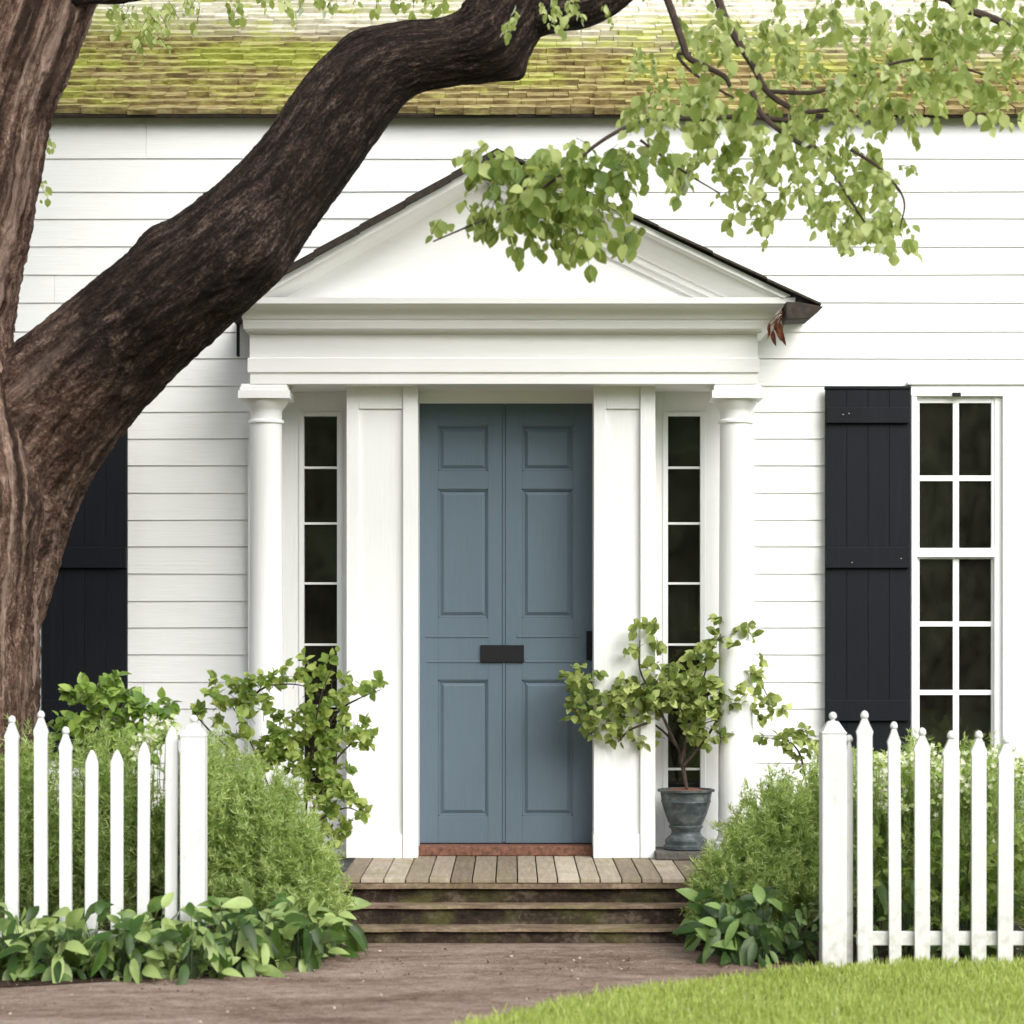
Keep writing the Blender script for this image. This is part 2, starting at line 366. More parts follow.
lawn_pts = lawn_edge + [(-.55,-6),(-.35,-8),(-.5,-12),(-.5,-40),(40,-40),(40,-3.0)]
MB().poly([(x,y,GZ+.004) for x,y in lawn_pts], [tuple(range(len(lawn_pts)))]).build('lawn', lawn_m)['kind'] = 'structure'

# the wood across the lawn, behind the photographer (it is what the window panes mirror)
wm = MB(); nx = 60
for j in range(9):
    for i in range(nx):
        a = -40+80*i/(nx-1); z = GZ-.3+11*j/8
        wm.v.append((a+random.uniform(-.6,.6), -34+random.uniform(-1.6,1.6)-2.2*(j/8)**2, z+random.uniform(-.6,.6)*(j>0)+(random.uniform(0,3) if j==8 else 0)))
for j in range(8):
    for i in range(nx-1): q0 = j*nx+i; wm.f.append((q0,q0+1,q0+nx+1,q0+nx))
tag(wm.build('woods', simple('dark_wood_foliage', (.20,.22,.11), .95, spec=.1, var=.95, scale=.9), smooth=True), 'dark wood across the lawn opposite the house', 'woods', kind='stuff')

# ------------------------------------------------------------------ the house
house = empty('house', (0, 0, 0), 'white clapboard house with blue double front door, pediment portico and mossy shingle roof', 'house')
WL, WR = -7.0, 7.0
EAVE_Z = Z(117, -.05)
# openings in siding: (x0,x1,z0,z1)
win = dict(x0=X(912,0), x1=X(1026,0), z0=Z(770,0), z1=Z(384,0))
wl_ = dict(x0=X(-73,0), x1=X(41,0), z0=Z(770,0), z1=Z(384,0))
ENT = (X(250,0)+.01, X(752,0)-.01, -.02, Z(378,0))
opens = [(win['x0']+.03, win['x1']-.08, win['z0'], win['z1']-.03), (wl_['x0']+.08, wl_['x1']-.03, wl_['z0'], wl_['z1']-.03), ENT]
lines = [118,159,192,219,247,275,303,332,359,386,412,439,466,493,520,547,574,601,628,655,682,709,736,763,790,817,844,871,898,925]
mb = MB()
for a, b in zip(lines[:-1], lines[1:]):
    zt, zb = Z(a,0), Z(b,0)
    cuts = sorted({zb, zt, *[z for o in opens for z in (o[2], o[3]) if zb+.002 < z < zt-.002]})
    for z0, z1 in zip(cuts[:-1], cuts[1:]):
        segs = [(WL, WR)]
        for o in opens:
            if o[2] < (z0+z1)/2 < o[3]:
                ns = []
                for s0, s1 in segs:
                    if o[1] <= s0 or o[0] >= s1: ns.append((s0,s1)); continue
                    if s0 < o[0]: ns.append((s0,o[0]))
                    if s1 > o[1]: ns.append((o[1],s1))
                segs = ns
        for s0, s1 in segs:
            # wedge board: thin at its top, standing 14 mm proud at its lower edge, small gap below
            def yy(z): return .004 - .0075*(zt-z)/(zt-zb)
            zlo = z0 + (.0016 if z0 == zb else 0)
            w = .0015*math.sin(a*1.7)
            n = max(1, int((s1-s0)/.5)); jx = {k for k in range(1,n) if random.random() < .13}
            for k in range(n):
                xa, xb = s0+(s1-s0)*k/n, s0+(s1-s0)*(k+1)/n
                if k in jx: xa += .0016
                wa, wb = [.0018*math.sin(xx*1.9+a) for xx in (xa, xb)]
                mb.poly([(xa,yy(zlo),zlo+wa),(xb,yy(zlo),zlo+wb),(xb,.035,zlo+wb),(xa,.035,zlo+wa),(xa,yy(z1),z1),(xb,yy(z1),z1),(xb,.035,z1),(xa,.035,z1)],
                    [(3,2,1,0),(4,5,6,7),(0,1,5,4),(2,3,7,6)] + ([(3,0,4,7)] if k==0 or k in jx else []) + ([(1,2,6,5)] if k==n-1 or k+1 in jx else []))
mb.build('wall', white_h, house)
# wall core, gable ends and back, foundation
core = MB()
core.box(WL, WL+.15, .036, 7, GZ-.02, EAVE_Z+.1); core.box(WR-.15, WR, .036, 7, GZ-.02, EAVE_Z+.1)
core.box(WL+.15, WR-.15, 6.85, 7, GZ-.02, EAVE_Z+.1)
core.box(WL+.15, WR-.15, .036, .12, Z(118,0)-.25, EAVE_Z+.05)
core.prism([(WL,0)]*0 or [(WL+.01, EAVE_Z+.1),(WL+.14,EAVE_Z+.1),(WL+.14,EAVE_Z+.12),(WL+.01,EAVE_Z+.12)], .1, 6.9)
core.build('rear_wall', white_h, house)
MB().box(WL+.02, WR-.02, .04, .2, GZ-.05, Z(925,0)-.001).build('foundation', riser_m, house)
rm = MB(); x0,x1,y0,y1,z0,z1 = WL+.16, WR-.16, .125, 3.2, -.2, 3.2
rm.poly([(x0,y0,z0),(x1,y0,z0),(x1,y1,z0),(x0,y1,z0),(x0,y0,z1),(x1,y0,z1),(x1,y1,z1),(x0,y1,z1)], [(0,1,2,3),(7,6,5,4),(1,5,6,2),(2,6,7,3),(3,7,4,0)])
rm.build('interior', dark_room, house)

# main roof: individually laid shingles
pitch = R(30); cs, sn = math.cos(pitch), math.sin(pitch)
ey, ez = -.09, EAVE_Z+.004
mb = MB()
def roofp(x, s, h): return (x, ey+s*cs-h*sn, ez+s*sn+h*cs)
s = 0.; ci = 0
while s < 8.2:
    e = .122 if s < 4 else .25
    x = WL-.3+random.uniform(-.1,0)
    while x < WR+.3:
        w = random.uniform(.08,.17) if s < 4 else .5
        j = random.uniform(-.013,.013); h0 = random.uniform(.030,.048); g = .0022
        l = e+.06
        pts = [roofp(x+g/2, s+j, .004), roofp(x+w-g/2, s+j+random.uniform(-.004,.004), .004), roofp(x+w-g/2, s+l, .002), roofp(x+g/2, s+l, .002),
               roofp(x+g/2, s+j, h0), roofp(x+w-g/2, s+j, h0+random.uniform(-.003,.004)), roofp(x+w-g/2, s+l, .006), roofp(x+g/2, s+l, .006)]
        mb.poly(pts, [(3,2,1,0),(4,5,6,7),(0,1,5,4),(1,2,6,5),(2,3,7,6),(3,0,4,7)])
        x += w
    s += e; ci += 1
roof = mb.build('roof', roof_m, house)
rb = MB()
rb.poly([roofp(WL-.3,0,0), roofp(WR+.3,0,0), roofp(WR+.3,8.25,0), roofp(WL-.3,8.25,0), roofp(WL-.3,0,-.016), roofp(WR+.3,0,-.016), roofp(WR+.3,8.25,-.016), roofp(WL-.3,8.25,-.016)],
        [(0,1,2,3),(7,6,5,4),(4,5,1,0),(5,6,2,1),(7,4,0,3),(6,7,3,2)])
rb.build('roof_deck', flash, roof)
for xx in (WL+.01, WR-.14):
    gx = MB().poly([(xx,0,EAVE_Z),(xx,7,EAVE_Z),(xx,7,ez+7*sn/cs),(xx+.13,0,EAVE_Z),(xx+.13,7,EAVE_Z),(xx+.13,7,ez+7*sn/cs)], [(0,1,2),(5,4,3),(0,3,4,1),(1,4,5,2),(2,5,3,0)])
    gx.build('gable_wall', white_h, house)

# entry surround ---------------------------------------------------------
YE, YF, YD = -.30, -.45, -.08
mb = MB()
# recessed panels beside sidelights with the sidelight openings left free
def framed(mb, px0, px1, ox0, ox1, oy0, oy1, ytop, ybot, y, yb):
    mb.bpx(px0, ytop, ox0, ybot, y, yb); mb.bpx(ox1, ytop, px1, ybot, y, yb)
    xx0, xx1 = X(ox0,y), X(ox1,y)
    mb.box(xx0, xx1, y, yb, Z(oy0,y), Z(ytop,y)); mb.box(xx0, xx1, y, yb, Z(ybot,y), Z(oy1,y))
framed(mb, 248, 349, 300, 341, 412, 800, 375, 857, -.03, .05)
mb.build('entry_panel', white_v, house, .002); mb = MB()
framed(mb, 652, 754, 664, 705, 412, 800, 375, 857, -.03, .05)
mb.build('entry_panel', white_v, house, .002)
# door frame header
MB().bpx(418.5, 375, 593.5, 403, -.11, 0).build('door_header', white_h, house, .003)
# pilasters
mb = MB()
mb.box(X(347,YE), X(403,YE), YE, 0, 0, Z(380,YE))
mb.box(X(347,YE)-.002, X(359,YE), YE-.014, -.1, 0, Z(380,YE)); mb.box(X(359,YE), X(403,YE)-.001, YE-.014, -.1, Z(409,YE), Z(380,YE))
mb.box(X(347,YE)-.004, X(403,YE)-.001, YE-.020, -.1, 0, Z(834,YE))
mb.build('pilaster', white_v, house, .003)
mb = MB()
mb.box(X(594,YE), X(640,YE), YE, 0, 0, Z(380,YE))
mb.box(X(594,YE)-.002, X(606,YE), YE-.014, -.1, 0, Z(380,YE)); mb.box(X(606,YE), X(640,YE)-.001, YE-.014, -.1, Z(409,YE), Z(380,YE))
mb.box(X(594,YE)-.004, X(640,YE)-.001, YE-.020, -.1, 0, Z(834,YE))
mb.build('pilaster', white_v, house, .003)
MB().box(X(403,YE), X(418,YE), YE-.03, 0, 0, Z(380,YE)).build('door_casing', white_v, house, .004)
MB().box(X(640,YE), X(655,YE), YE-.03, 0, 0, Z(380,YE)).build('door_casing', white_v, house, .004)
MB().bpx(418.5, 846, 593.5, 856, -.20, 0).build('threshold', threshold_m, house, .006)
# columns
for cx in (267, 735):
    c = (X(cx,-.30), -.335, 0); H = Z(384,YF)
    r = .0905
    prof = [(r*1.28,.05),(r*1.3,.065),(r*1.28,.085),(r*1.12,.095),(r*1.10,.11),(r*1.02,.125)]
    n = 14
    for k in range(n+1):
        t = k/n; prof.append((r*(1.02-.10*t**1.6), .13+(H-.13-.20)*t))
    shaft = MB().lathe(prof, c, 48).build('column', white_v, house, smooth=True)
    cap = MB()
    rt = r*.92
    cap.lathe([(rt,H-.202),(rt*1.12,H-.198),(rt*1.14,H-.188),(rt*1.10,H-.182),(rt*1.0,H-.178),(rt*1.0,H-.135),(rt*1.08,H-.125),(rt*1.22,H-.11),(rt*1.36,H-.09),(rt*1.42,H-.075)], c, 48)
    a = r*1.50; cap.box(c[0]-a, c[0]+a, c[1]-a, c[1]+a, H-.075, H-.034)
    a = r*1.40; cap.box(c[0]-a, c[0]+a, c[1]-a, c[1]+a, H-.034, H-.014)
    a = r*1.34; cap.box(c[0]-a, c[0]+a, c[1]-a*.9, c[1]+a, H-.014, H+.002)
    cap.build('capital', white_v, shaft, smooth=True)
    a = r*1.36; MB().box(c[0]-a, c[0]+a, c[1]-a, c[1]+a, .0, .05).build('plinth', white_v, shaft, .004)

# entablature: moulded band wrapped round three sides
XL, XR = X(250,YF), X(757,YF)
def band(mb, prof, sl=1., sr=1., back=.03):
    b = len(mb.v)
    for z, p in prof:
        mb.v += [(XL-p*sl, back, z), (XL-p*sl, YF-p, z), (XR+p*sr, YF-p, z), (XR+p*sr, back, z)]
    for i in range(len(prof)-1):
        for k in range(3): a = b+i*4+k; mb.f.append((a, a+1, a+5, a+4))
    mb.f.append((b+3,b+2,b+1,b)); e = b+(len(prof)-1)*4; mb.f.append((e,e+1,e+2,e+3))
zz = lambda py: Z(py, YF)
mb = MB()
band(mb, [(zz(384),0),(zz(373),0),(zz(372.4),.012),(zz(358.5),.012),(zz(357.5),.002),(zz(334),.002)])
mb.build('entablature', white_c, house, .0015, seg=1)
mb = MB()
Y2 = -.66; q = lambda py, p: CH+(HY-py)*(CD+YF-p)/F
prof = [(q(334,0),.004),(q(333,.02),.022),(q(331.5,.03),.026),(q(329,.055),.075),(q(321.5,.085),.085),(q(320.5,.08),.082),(q(319,.1),.09)]
for k in range(9):
    t = k/8; prof.append((q(318-14*t,.1), .095+.095*(t**2.2)))
prof += [(q(303.5,.2),.205),(q(297.5,.2),.208)]
band(mb, prof, .34, .86)
cornice = mb.build('cornice', white_c, house, smooth=True)
ZC = prof[-1][0]
# pediment
AX, AZ = X(497,-.70), Z(150,-.70)
LX, LZ = X(222,-.70), Z(305,-.70); RX, RZ = X(821,-.70), Z(306,-.70)
def rakez(x, off): 
    return (AZ + (x-AX)*((AZ-LZ)/(AX-LX)) if x < AX else AZ + (x-AX)*((RZ-AZ)/(RX-AX))) - off
mb = MB()
tl = XL-.05; tr = XR+.15
mb.prism([(tl, ZC-.01), (tr, ZC-.01), (tr, rakez(tr,.02)), (AX, AZ-.04), (tl, rakez(tl,.02))], YF-.02, .02)
mb.build('tympanum', white_c, house)
def rake(profile, side):
    mb = MB(); b = 0
    for off, y in profile:
        sl = (AZ-LZ)/(AX-LX) if side < 0 else (RZ-AZ)/(RX-AX)
        za = AZ-off
        xe = AX + (ZC-.004-za)/sl
        if side < 0: xe = max(xe, X(236,-.7)); 
        else: xe = min(xe, X(792,-.7))
        mb.v += [(AX, y, za), (xe, y, za+(xe-AX)*sl)]
    n = len(profile)
    for i in range(n-1):
        a = i*2; mb.f.append((a,a+1,a+3,a+2) if side < 0 else (a+1,a,a+2,a+3))
    return mb
pr = [(.012,.0),(.012,-.66),(.045,-.665),(.055,-.655),(.06,-.635),(.085,-.62),(.12,-.585),(.15,-.55),(.165,-.545),(.17,-.53),(.20,-.525),(.205,-.505),(.235,-.495),(.238,-.46)]
pl = [(.012,.0),(.012,-.665),(.06,-.665),(.066,-.655),(.075,-.60),(.085,-.53),(.10,-.49),(.102,-.46)]
rake(pr, 1).build('raking_cornice', white_c, house, smooth=True)
rake(pl, -1).build('raking_cornice', white_c, house, smooth=True)
# pediment roof
mb = MB()
def slab(x0, z0, x1, z1, t, ya, yb): mb.prism([(x0,z0-t),(x1,z1-t),(x1,z1),(x0,z0)] if x0 < x1 else [(x1,z1-t),(x0,z0-t),(x0,z0),(x1,z1)], ya, yb)
for k in range(6):    # stepped courses on each slope
    t0, t1 = k/6, (k+1)/6
    for (ex, ez_, th) in ((LX,LZ,.036),(RX,RZ,.012)):
        xa, za = AX+(ex-AX)*t0, AZ+(ez_-AZ)*t0; xb, zb = AX+(ex-AX)*t1, AZ+(ez_-AZ)*t1
        slab(xa, za+.010, xb, zb+.016, th, -.70-.004*(k%2), .03)
mb.build('pediment_roof', flash, house)
# gutter stub under the right eave, with an iron strap on the left
mb = MB(); y = -.70
mb.prism([(X(786,y),Z(320,y)),(X(809,y),Z(319,y)),(X(823,y),Z(307,y)),(X(800,y),Z(303,y)),(X(786,y),Z(302,y))], -.72, -.50)
mb.build('gutter', flash, house, .004)
MB().bpx(236.5, 325, 239, 356, -.06, -.02).build('iron_strap', black_metal, house)

# door ------------------------------------------------------------------
def leaf(px0, px1, panels, ledges):
    mb = MB(); y = YD; T, B = 403.5, 843
    mb.bpx(px0, T, px1, B, y+.016, y+.05)
    xs0, xs1 = panels[0][0], panels[0][1]
    mb.bpx(px0, T, xs0, B, y, y+.017); mb.bpx(xs1, T, px1, B, y, y+.017)
    prev = T
    for (a,b,t,bo) in panels:
        mb.bpx(xs0, prev, xs1, t, y, y+.017); prev = bo
        # ovolo moulding and raised field
        for (u0,v0,u1,v1) in ((a,t,a+1.6,bo),(b-1.6,t,b,bo),(a,t,b,t+1.6),(a,bo-1.6,b,bo)): mb.bpx(u0,v0,u1,v1,y+.006,y+.017)
        i0, i1 = 6, 8
        x0,x1,z0,z1 = X(a+i0,y),X(b-i0,y),Z(bo-i0,y),Z(t+i0,y)
        X0,X1,Z0,Z1 = X(a+3,y),X(b-3,y),Z(bo-3,y),Z(t+3,y)
        mb.poly([(X0,y+.0155,Z0),(X1,y+.0155,Z0),(X1,y+.0155,Z1),(X0,y+.0155,Z1),(x0,y+.006,z0),(x1,y+.006,z0),(x1,y+.006,z1),(x0,y+.006,z1)],
                [(4,5,6,7),(0,1,5,4),(1,2,6,5),(2,3,7,6),(3,0,4,7)])
    mb.bpx(xs0, prev, xs1, B, y, y+.017)
    for (a,b,v) in ledges: mb.bpx(a, v, b, v+2, y-.005, y+.002)
    return mb
dl = leaf(418.8, 504.6, [(438,488,426,471),(438,488,489,618),(438,488,680,816)], [(426,489,635.5),(427,480,660.5)]).build('door_leaf', door_m, house, .0018)
dr = leaf(505.4, 593.2, [(522,573,426,471),(522,573,489,618),(522,573,680,816)], [(517,581,635.5),(525,580,660.5)]).build('door_leaf', door_m, house, .0018)
mb = MB(); mb.bpx(502.8,404,505.0,842,YD-.006,YD+.01); mb.build('astragal', door_m, dl, .001)
MB().bpx(480.5, 645, 524, 662.5, YD-.014, YD-.0005).build('letter_plate', black_metal, dl, .003)
mb = MB(); mb.bpx(586.5, 631, 593.2, 660, YD-.012, YD-.0005)
hx, hz = X(590.5,YD), Z(646,YD)
mb.lathe([(.006,0),(.006,.10)], (hx,YD-.045,hz-.05), 12); mb.box(hx-.005,hx+.005,YD-.045,YD,hz-.045,hz-.035); mb.box(hx-.005,hx+.005,YD-.045,YD,hz+.035,hz+.045)
mb.build('handle', black_metal, dr)
# inside wall behind the door
MB().box(X(418,YD), X(594,YD), -.02, .03, 0, Z(400,YD)).build('door_back', dark_room, house)

# sidelights
def sidelight(a, b):
    y = -.022; rows = [416,466.5,468.8,522.3,524.6,582.3,584.6,643.5,645.8,705,707.3,768,770.3,794]
    mb = MB(); B = 800; T = 412
    mb.bpx(a-5,T,a,B,-.042,.02); mb.bpx(b,T,b+5,B,-.042,.02); mb.bpx(a,T,b,416,-.042,.02); mb.bpx(a,795,b,B,-.042,.02)
    for k in range(1, len(rows)-1, 2): mb.bpx(a, rows[k], b, rows[k+1], -.030, .005)
    fr = mb.build('sidelight', white_v, house, .0015)
    MB().bpx(a, 416, b, 795, -.008, -.004).build('glass', glass_m, fr)
sidelight(304, 337); sidelight(668, 700.5)

# windows -----------------------------------------------------------------
def window(dx, mirror=False):
    def q_(a): return (1024+ (41-1024) - (a-912) + 0) if False else a+dx
    y = -.03
    if not mirror: f = lambda a: a
    else: f = lambda a: 953 - a     # 912->41, 1026->-73
    def B(mb, a0, v0, a1, v1, yf, yb):
        a0, a1 = sorted((f(a0), f(a1))); mb.bpx(a0, v0, a1, v1, yf, yb)
    mb = MB()
    B(mb, 911, 383.5, 1027, 396, -.04, .03); B(mb, 908, 381, 1030, 384.5, -.055, .03)
    B(mb, 911.5, 396, 917, 770, -.036, .06); B(mb, 1003, 396, 1026, 770, -.04, .06); B(mb, 994.5, 396, 1003, 770, -.012, .06)
    casing = mb.build('window', white_v, house, .0025)
    mb = MB(); B(mb, 905, 768, 1032, 776, -.075, .06); mb.build('sill', white_h, casing, .003)
    up = MB()
    B(up, 917,396,919.5,552,-.005,.03); B(up, 991.5,396,994.5,552,-.005,.03); B(up, 919.5,396,991.5,403,-.005,.03); B(up, 917,548,994.5,557,-.012,.03)
    B(up, 953,403,959,548,-.003,.028); B(up, 919.5,475.5,953,481,-.002,.027); B(up, 959,475.5,991.5,481,-.002,.027)
    s1 = up.build('upper_sash', white_v, casing, .0015)
    lo = MB()
    B(lo, 917,557,919.5,768,.018,.05); B(lo, 991.5,557,994.5,768,.018,.05); B(lo, 919.5,557,991.5,559,.018,.05); B(lo, 919.5,762,991.5,768,.018,.05)
    B(lo, 953,559,959,762,.020,.048); 
    for v in (621.5, 690): B(lo, 919.5,v,953,v+5,.021,.047); B(lo, 959,v,991.5,v+5,.021,.047)
    s2 = lo.build('lower_sash', white_v, casing, .0015)
    g = MB(); B(g, 919.5,403,991.5,548,.012,.016); g.build('glass', glass_m, s1)
    g = MB(); B(g, 919.5,559,991.5,762,.034,.038); g.build('glass', glass_m, s2)
    if not mirror:
        g = MB(); B(g, 952.5,392.5,961,396.5,-.05,-.041); g.build('catch', black_metal, casing, .002)
window(0); window(0, True)

def shutter(px0, px1, label, screws):
    mb = MB(); n = 4; T, Bt = 387.5, 757
    for k in range(n):
        a = px0+(px1-px0)*k/n; b = px0+(px1-px0)*(k+1)/n
        mb.bpx(a+.08, T, b-.08, Bt, -.062-.0006*(k%2), -.03)
    sh = mb.build('shutter', shutter_m, house, .002); sh['label'] = label
    for (t, b) in ((407,423),(547,568),(700,721)):
        MB().bpx(px0+1.2, t, px1-1, b, -.086, -.064).build('batten', shutter_m, sh, .003)
    MB().bpx(px0-.5, T-1.2, px1+.5, T+1.5, -.07, -.028).build('top_cap', shutter_m, sh, .002)
    if screws:
        for (a, v) in ((849,414),(843,415),(852,563),(901,559)): MB().lathe([(.001,0),(.0045,.001),(.0045,.005)], (X(a,-.09), -.0885, Z(v,-.09)), 8).build('screw', screw_m, sh)
shutter(825.5, 910.5, 'black plank shutter beside the right hand window', True)
shutter(42, 127, 'black plank shutter partly behind the tree trunk', False)

# ------------------------------------------------------------------ porch deck and steps
steps = empty('front_steps', (0, -1, GZ), 'three low mossy stone steps with weathered plank landing before the blue door', 'steps')
sx0, sx1 = X(338,-1.51), X(726,-1.51)
mb = MB(); x = sx0; k = 0
while x < sx1-.02:
    w = random.choice((.098,.106,.115,.110)); w = min(w, sx1-x)
    e = random.uniform(-.004,.006)
    mb.box(x+.003, x+w-.003, -1.375+e, -.003, -.022, random.uniform(-.0015,.001)); x += w
mb.build('landing', deck_m, steps, .003)
def rough_block(x0, x1, y0, y1, z0, z1, amp, seed, nx=90):
    # block whose front face is subdivided and roughened
    rows = 8; V = []; Fc = []
    xs = np.linspace(x0, x1, nx)
    for j in range(rows+1):
        z = z0+(z1-z0)*j/rows
        for xx in xs: V.append((xx, y0, z))
    V = np.array(V); d = fbm(V*np.array([7,1,18])+seed, 4); V[:,1] += (d-.5)*amp*2
    V = [tuple(v) for v in V]; b = len(V)
    for j in range(rows):
        for i in range(nx-1): a = j*nx+i; Fc.append((a,a+1,a+nx+1,a+nx))
    m = MB(); m.v = V; m.f = Fc
    top = [(xx, y1, z1) for xx in xs]; m.v += top; tb = b
    for i in range(nx-1): a = rows*nx+i; m.f.append((a,a+1,tb+i+1,tb+i))
    m.box(x0, x1, y0+amp+.004, y1, z0, z1-.002)
    return m
for i,(yf, z0, z1, yb) in enumerate(((-1.345,-.20,-.050,-.02), (-1.485,-.29,-.133,-1.30), (-1.665,-.34,-.222,-1.44))):
    rough_block(sx0+.01-.03*i, sx1-.01+.03*i, yf, yb, z0, z1, .010, i*9.1).build('riser', riser_m, steps)
def nosing(x0, x1, yf, yb, z0, z1, seed):
    nx = 80; xs = np.linspace(x0,x1,nx); m = MB()
    j = (fbm(np.stack([xs*6,xs*0+seed,xs*0],1),4)-.5)*.022; jz = (fbm(np.stack([xs*5,xs*0+seed+5,xs*0],1),3)-.5)*.006
    for k,xx in enumerate(xs): m.v += [(xx,yf+j[k],z0+jz[k]),(xx,yf+j[k]+.002,z1+jz[k]),(xx,yb,z1),(xx,yb,z0)]
    for k in range(nx-1):
        a=k*4; m.f += [(a,a+4,a+5,a+1),(a+1,a+5,a+6,a+2),(a+3,a+2,a+6,a+7),(a,a+3,a+7,a+4)]
    m.f += [(0,1,2,3),((nx-1)*4+3,(nx-1)*4+2,(nx-1)*4+1,(nx-1)*4)]
    return m
nosing(sx0-.005, sx1+.005, -1.375, -1.30, -.049, -.0235, 7).build('tread', tread_m, steps)
nosing(sx0-.02, sx1+.02, -1.505, -1.335, -.132, -.120, 1).build('tread', tread_m, steps)
nosing(sx0-.05, sx1+.05, -1.685, -1.475, -.221, -.209, 2).build('tread', tread_m, steps)

# ------------------------------------------------------------------ leaves
def leaf_template(kind='ovate'):
    if kind == 'ovate':
        ys = [0,.16,.38,.62,.84,1.]; ws = [0,.24,.36,.31,.16,0]
    elif kind == 'hosta':
        ys = [0,.12,.3,.5,.7,.87,1.]; ws = [0,.12,.19,.20,.155,.08,0]
    elif kind == 'needle':
        return np.array([(-.06,0,0),(.06,0,0),(.05,.6,.02),(0,1,.06),(-.05,.6,.02)],float), np.array([(0,1,2),(0,2,4),(4,2,3)])
    elif kind == 'small':
        ys = [0,.3,.65,1.]; ws = [0,.30,.27,0]
    V = []; T = []
    n = len(ys)
    for k,(y,w) in enumerate(zip(ys,ws)):
        dr = -.18*y*y
        V += [(-w,y,dr+.28*w),(0,y,dr),(w,y,dr+.28*w)]
    for k in range(n-1):
        a = k*3; b = a+3
        for s in (0,1):
            i,j = a+s, a+s+1; p,q2 = b+s, b+s+1
            if k == 0: T.append((a+1, b+1+ (0 if s==0 else 0), b+s*2) if s==1 else (a+1, b+1, b)) if False else T.append((a+1, q2, p))
            elif k == n-2: T.append((i, j, b+1))
            else: T += [(i,j,q2),(i,q2,p)]
    return np.array(V,float), np.array(T)
TPL = {k: leaf_template(k) for k in ('ovate','hosta','needle','small')}
def unit(v): return v/np.maximum(np.linalg.norm(v,axis=1,keepdims=True),1e-9)
class Leaves:
    def __init__(s, kind='ovate'): s.V, s.T = TPL[kind]; s.p=[]; s.d=[]; s.n=[]; s.s=[]
    def add(s, p, d, n, sc): s.p.append(np.atleast_2d(p)); s.d.append(np.atleast_2d(d)); s.n.append(np.atleast_2d(n)); s.s.append(np.atleast_1d(sc))
    def build(s, name, mat, parent=None, droop=0):
        p = np.concatenate(s.p); d = unit(np.concatenate(s.d).astype(float)); n = np.concatenate(s.n).astype(float); sc = np.concatenate(s.s)
        n = unit(n - (n*d).sum(1,keepdims=True)*d); x = np.cross(d, n)
        V = (s.V[None,:,0,None]*x[:,None] + s.V[None,:,1,None]*d[:,None] + s.V[None,:,2,None]*n[:,None])*sc[:,None,None] + p[:,None]
        if droop: V[:,:,2] -= droop*(s.V[None,:,1]**2)*sc[:,None]
        N = len(p); m = len(s.V); T = (s.T[None]+ (np.arange(N)*m)[:,None,None]).reshape(-1,3)
        return tri_mesh(name, V.reshape(-1,3), T, mat, parent)
def rnd(n, s=1.): return rng.normal(size=(n,3))*s

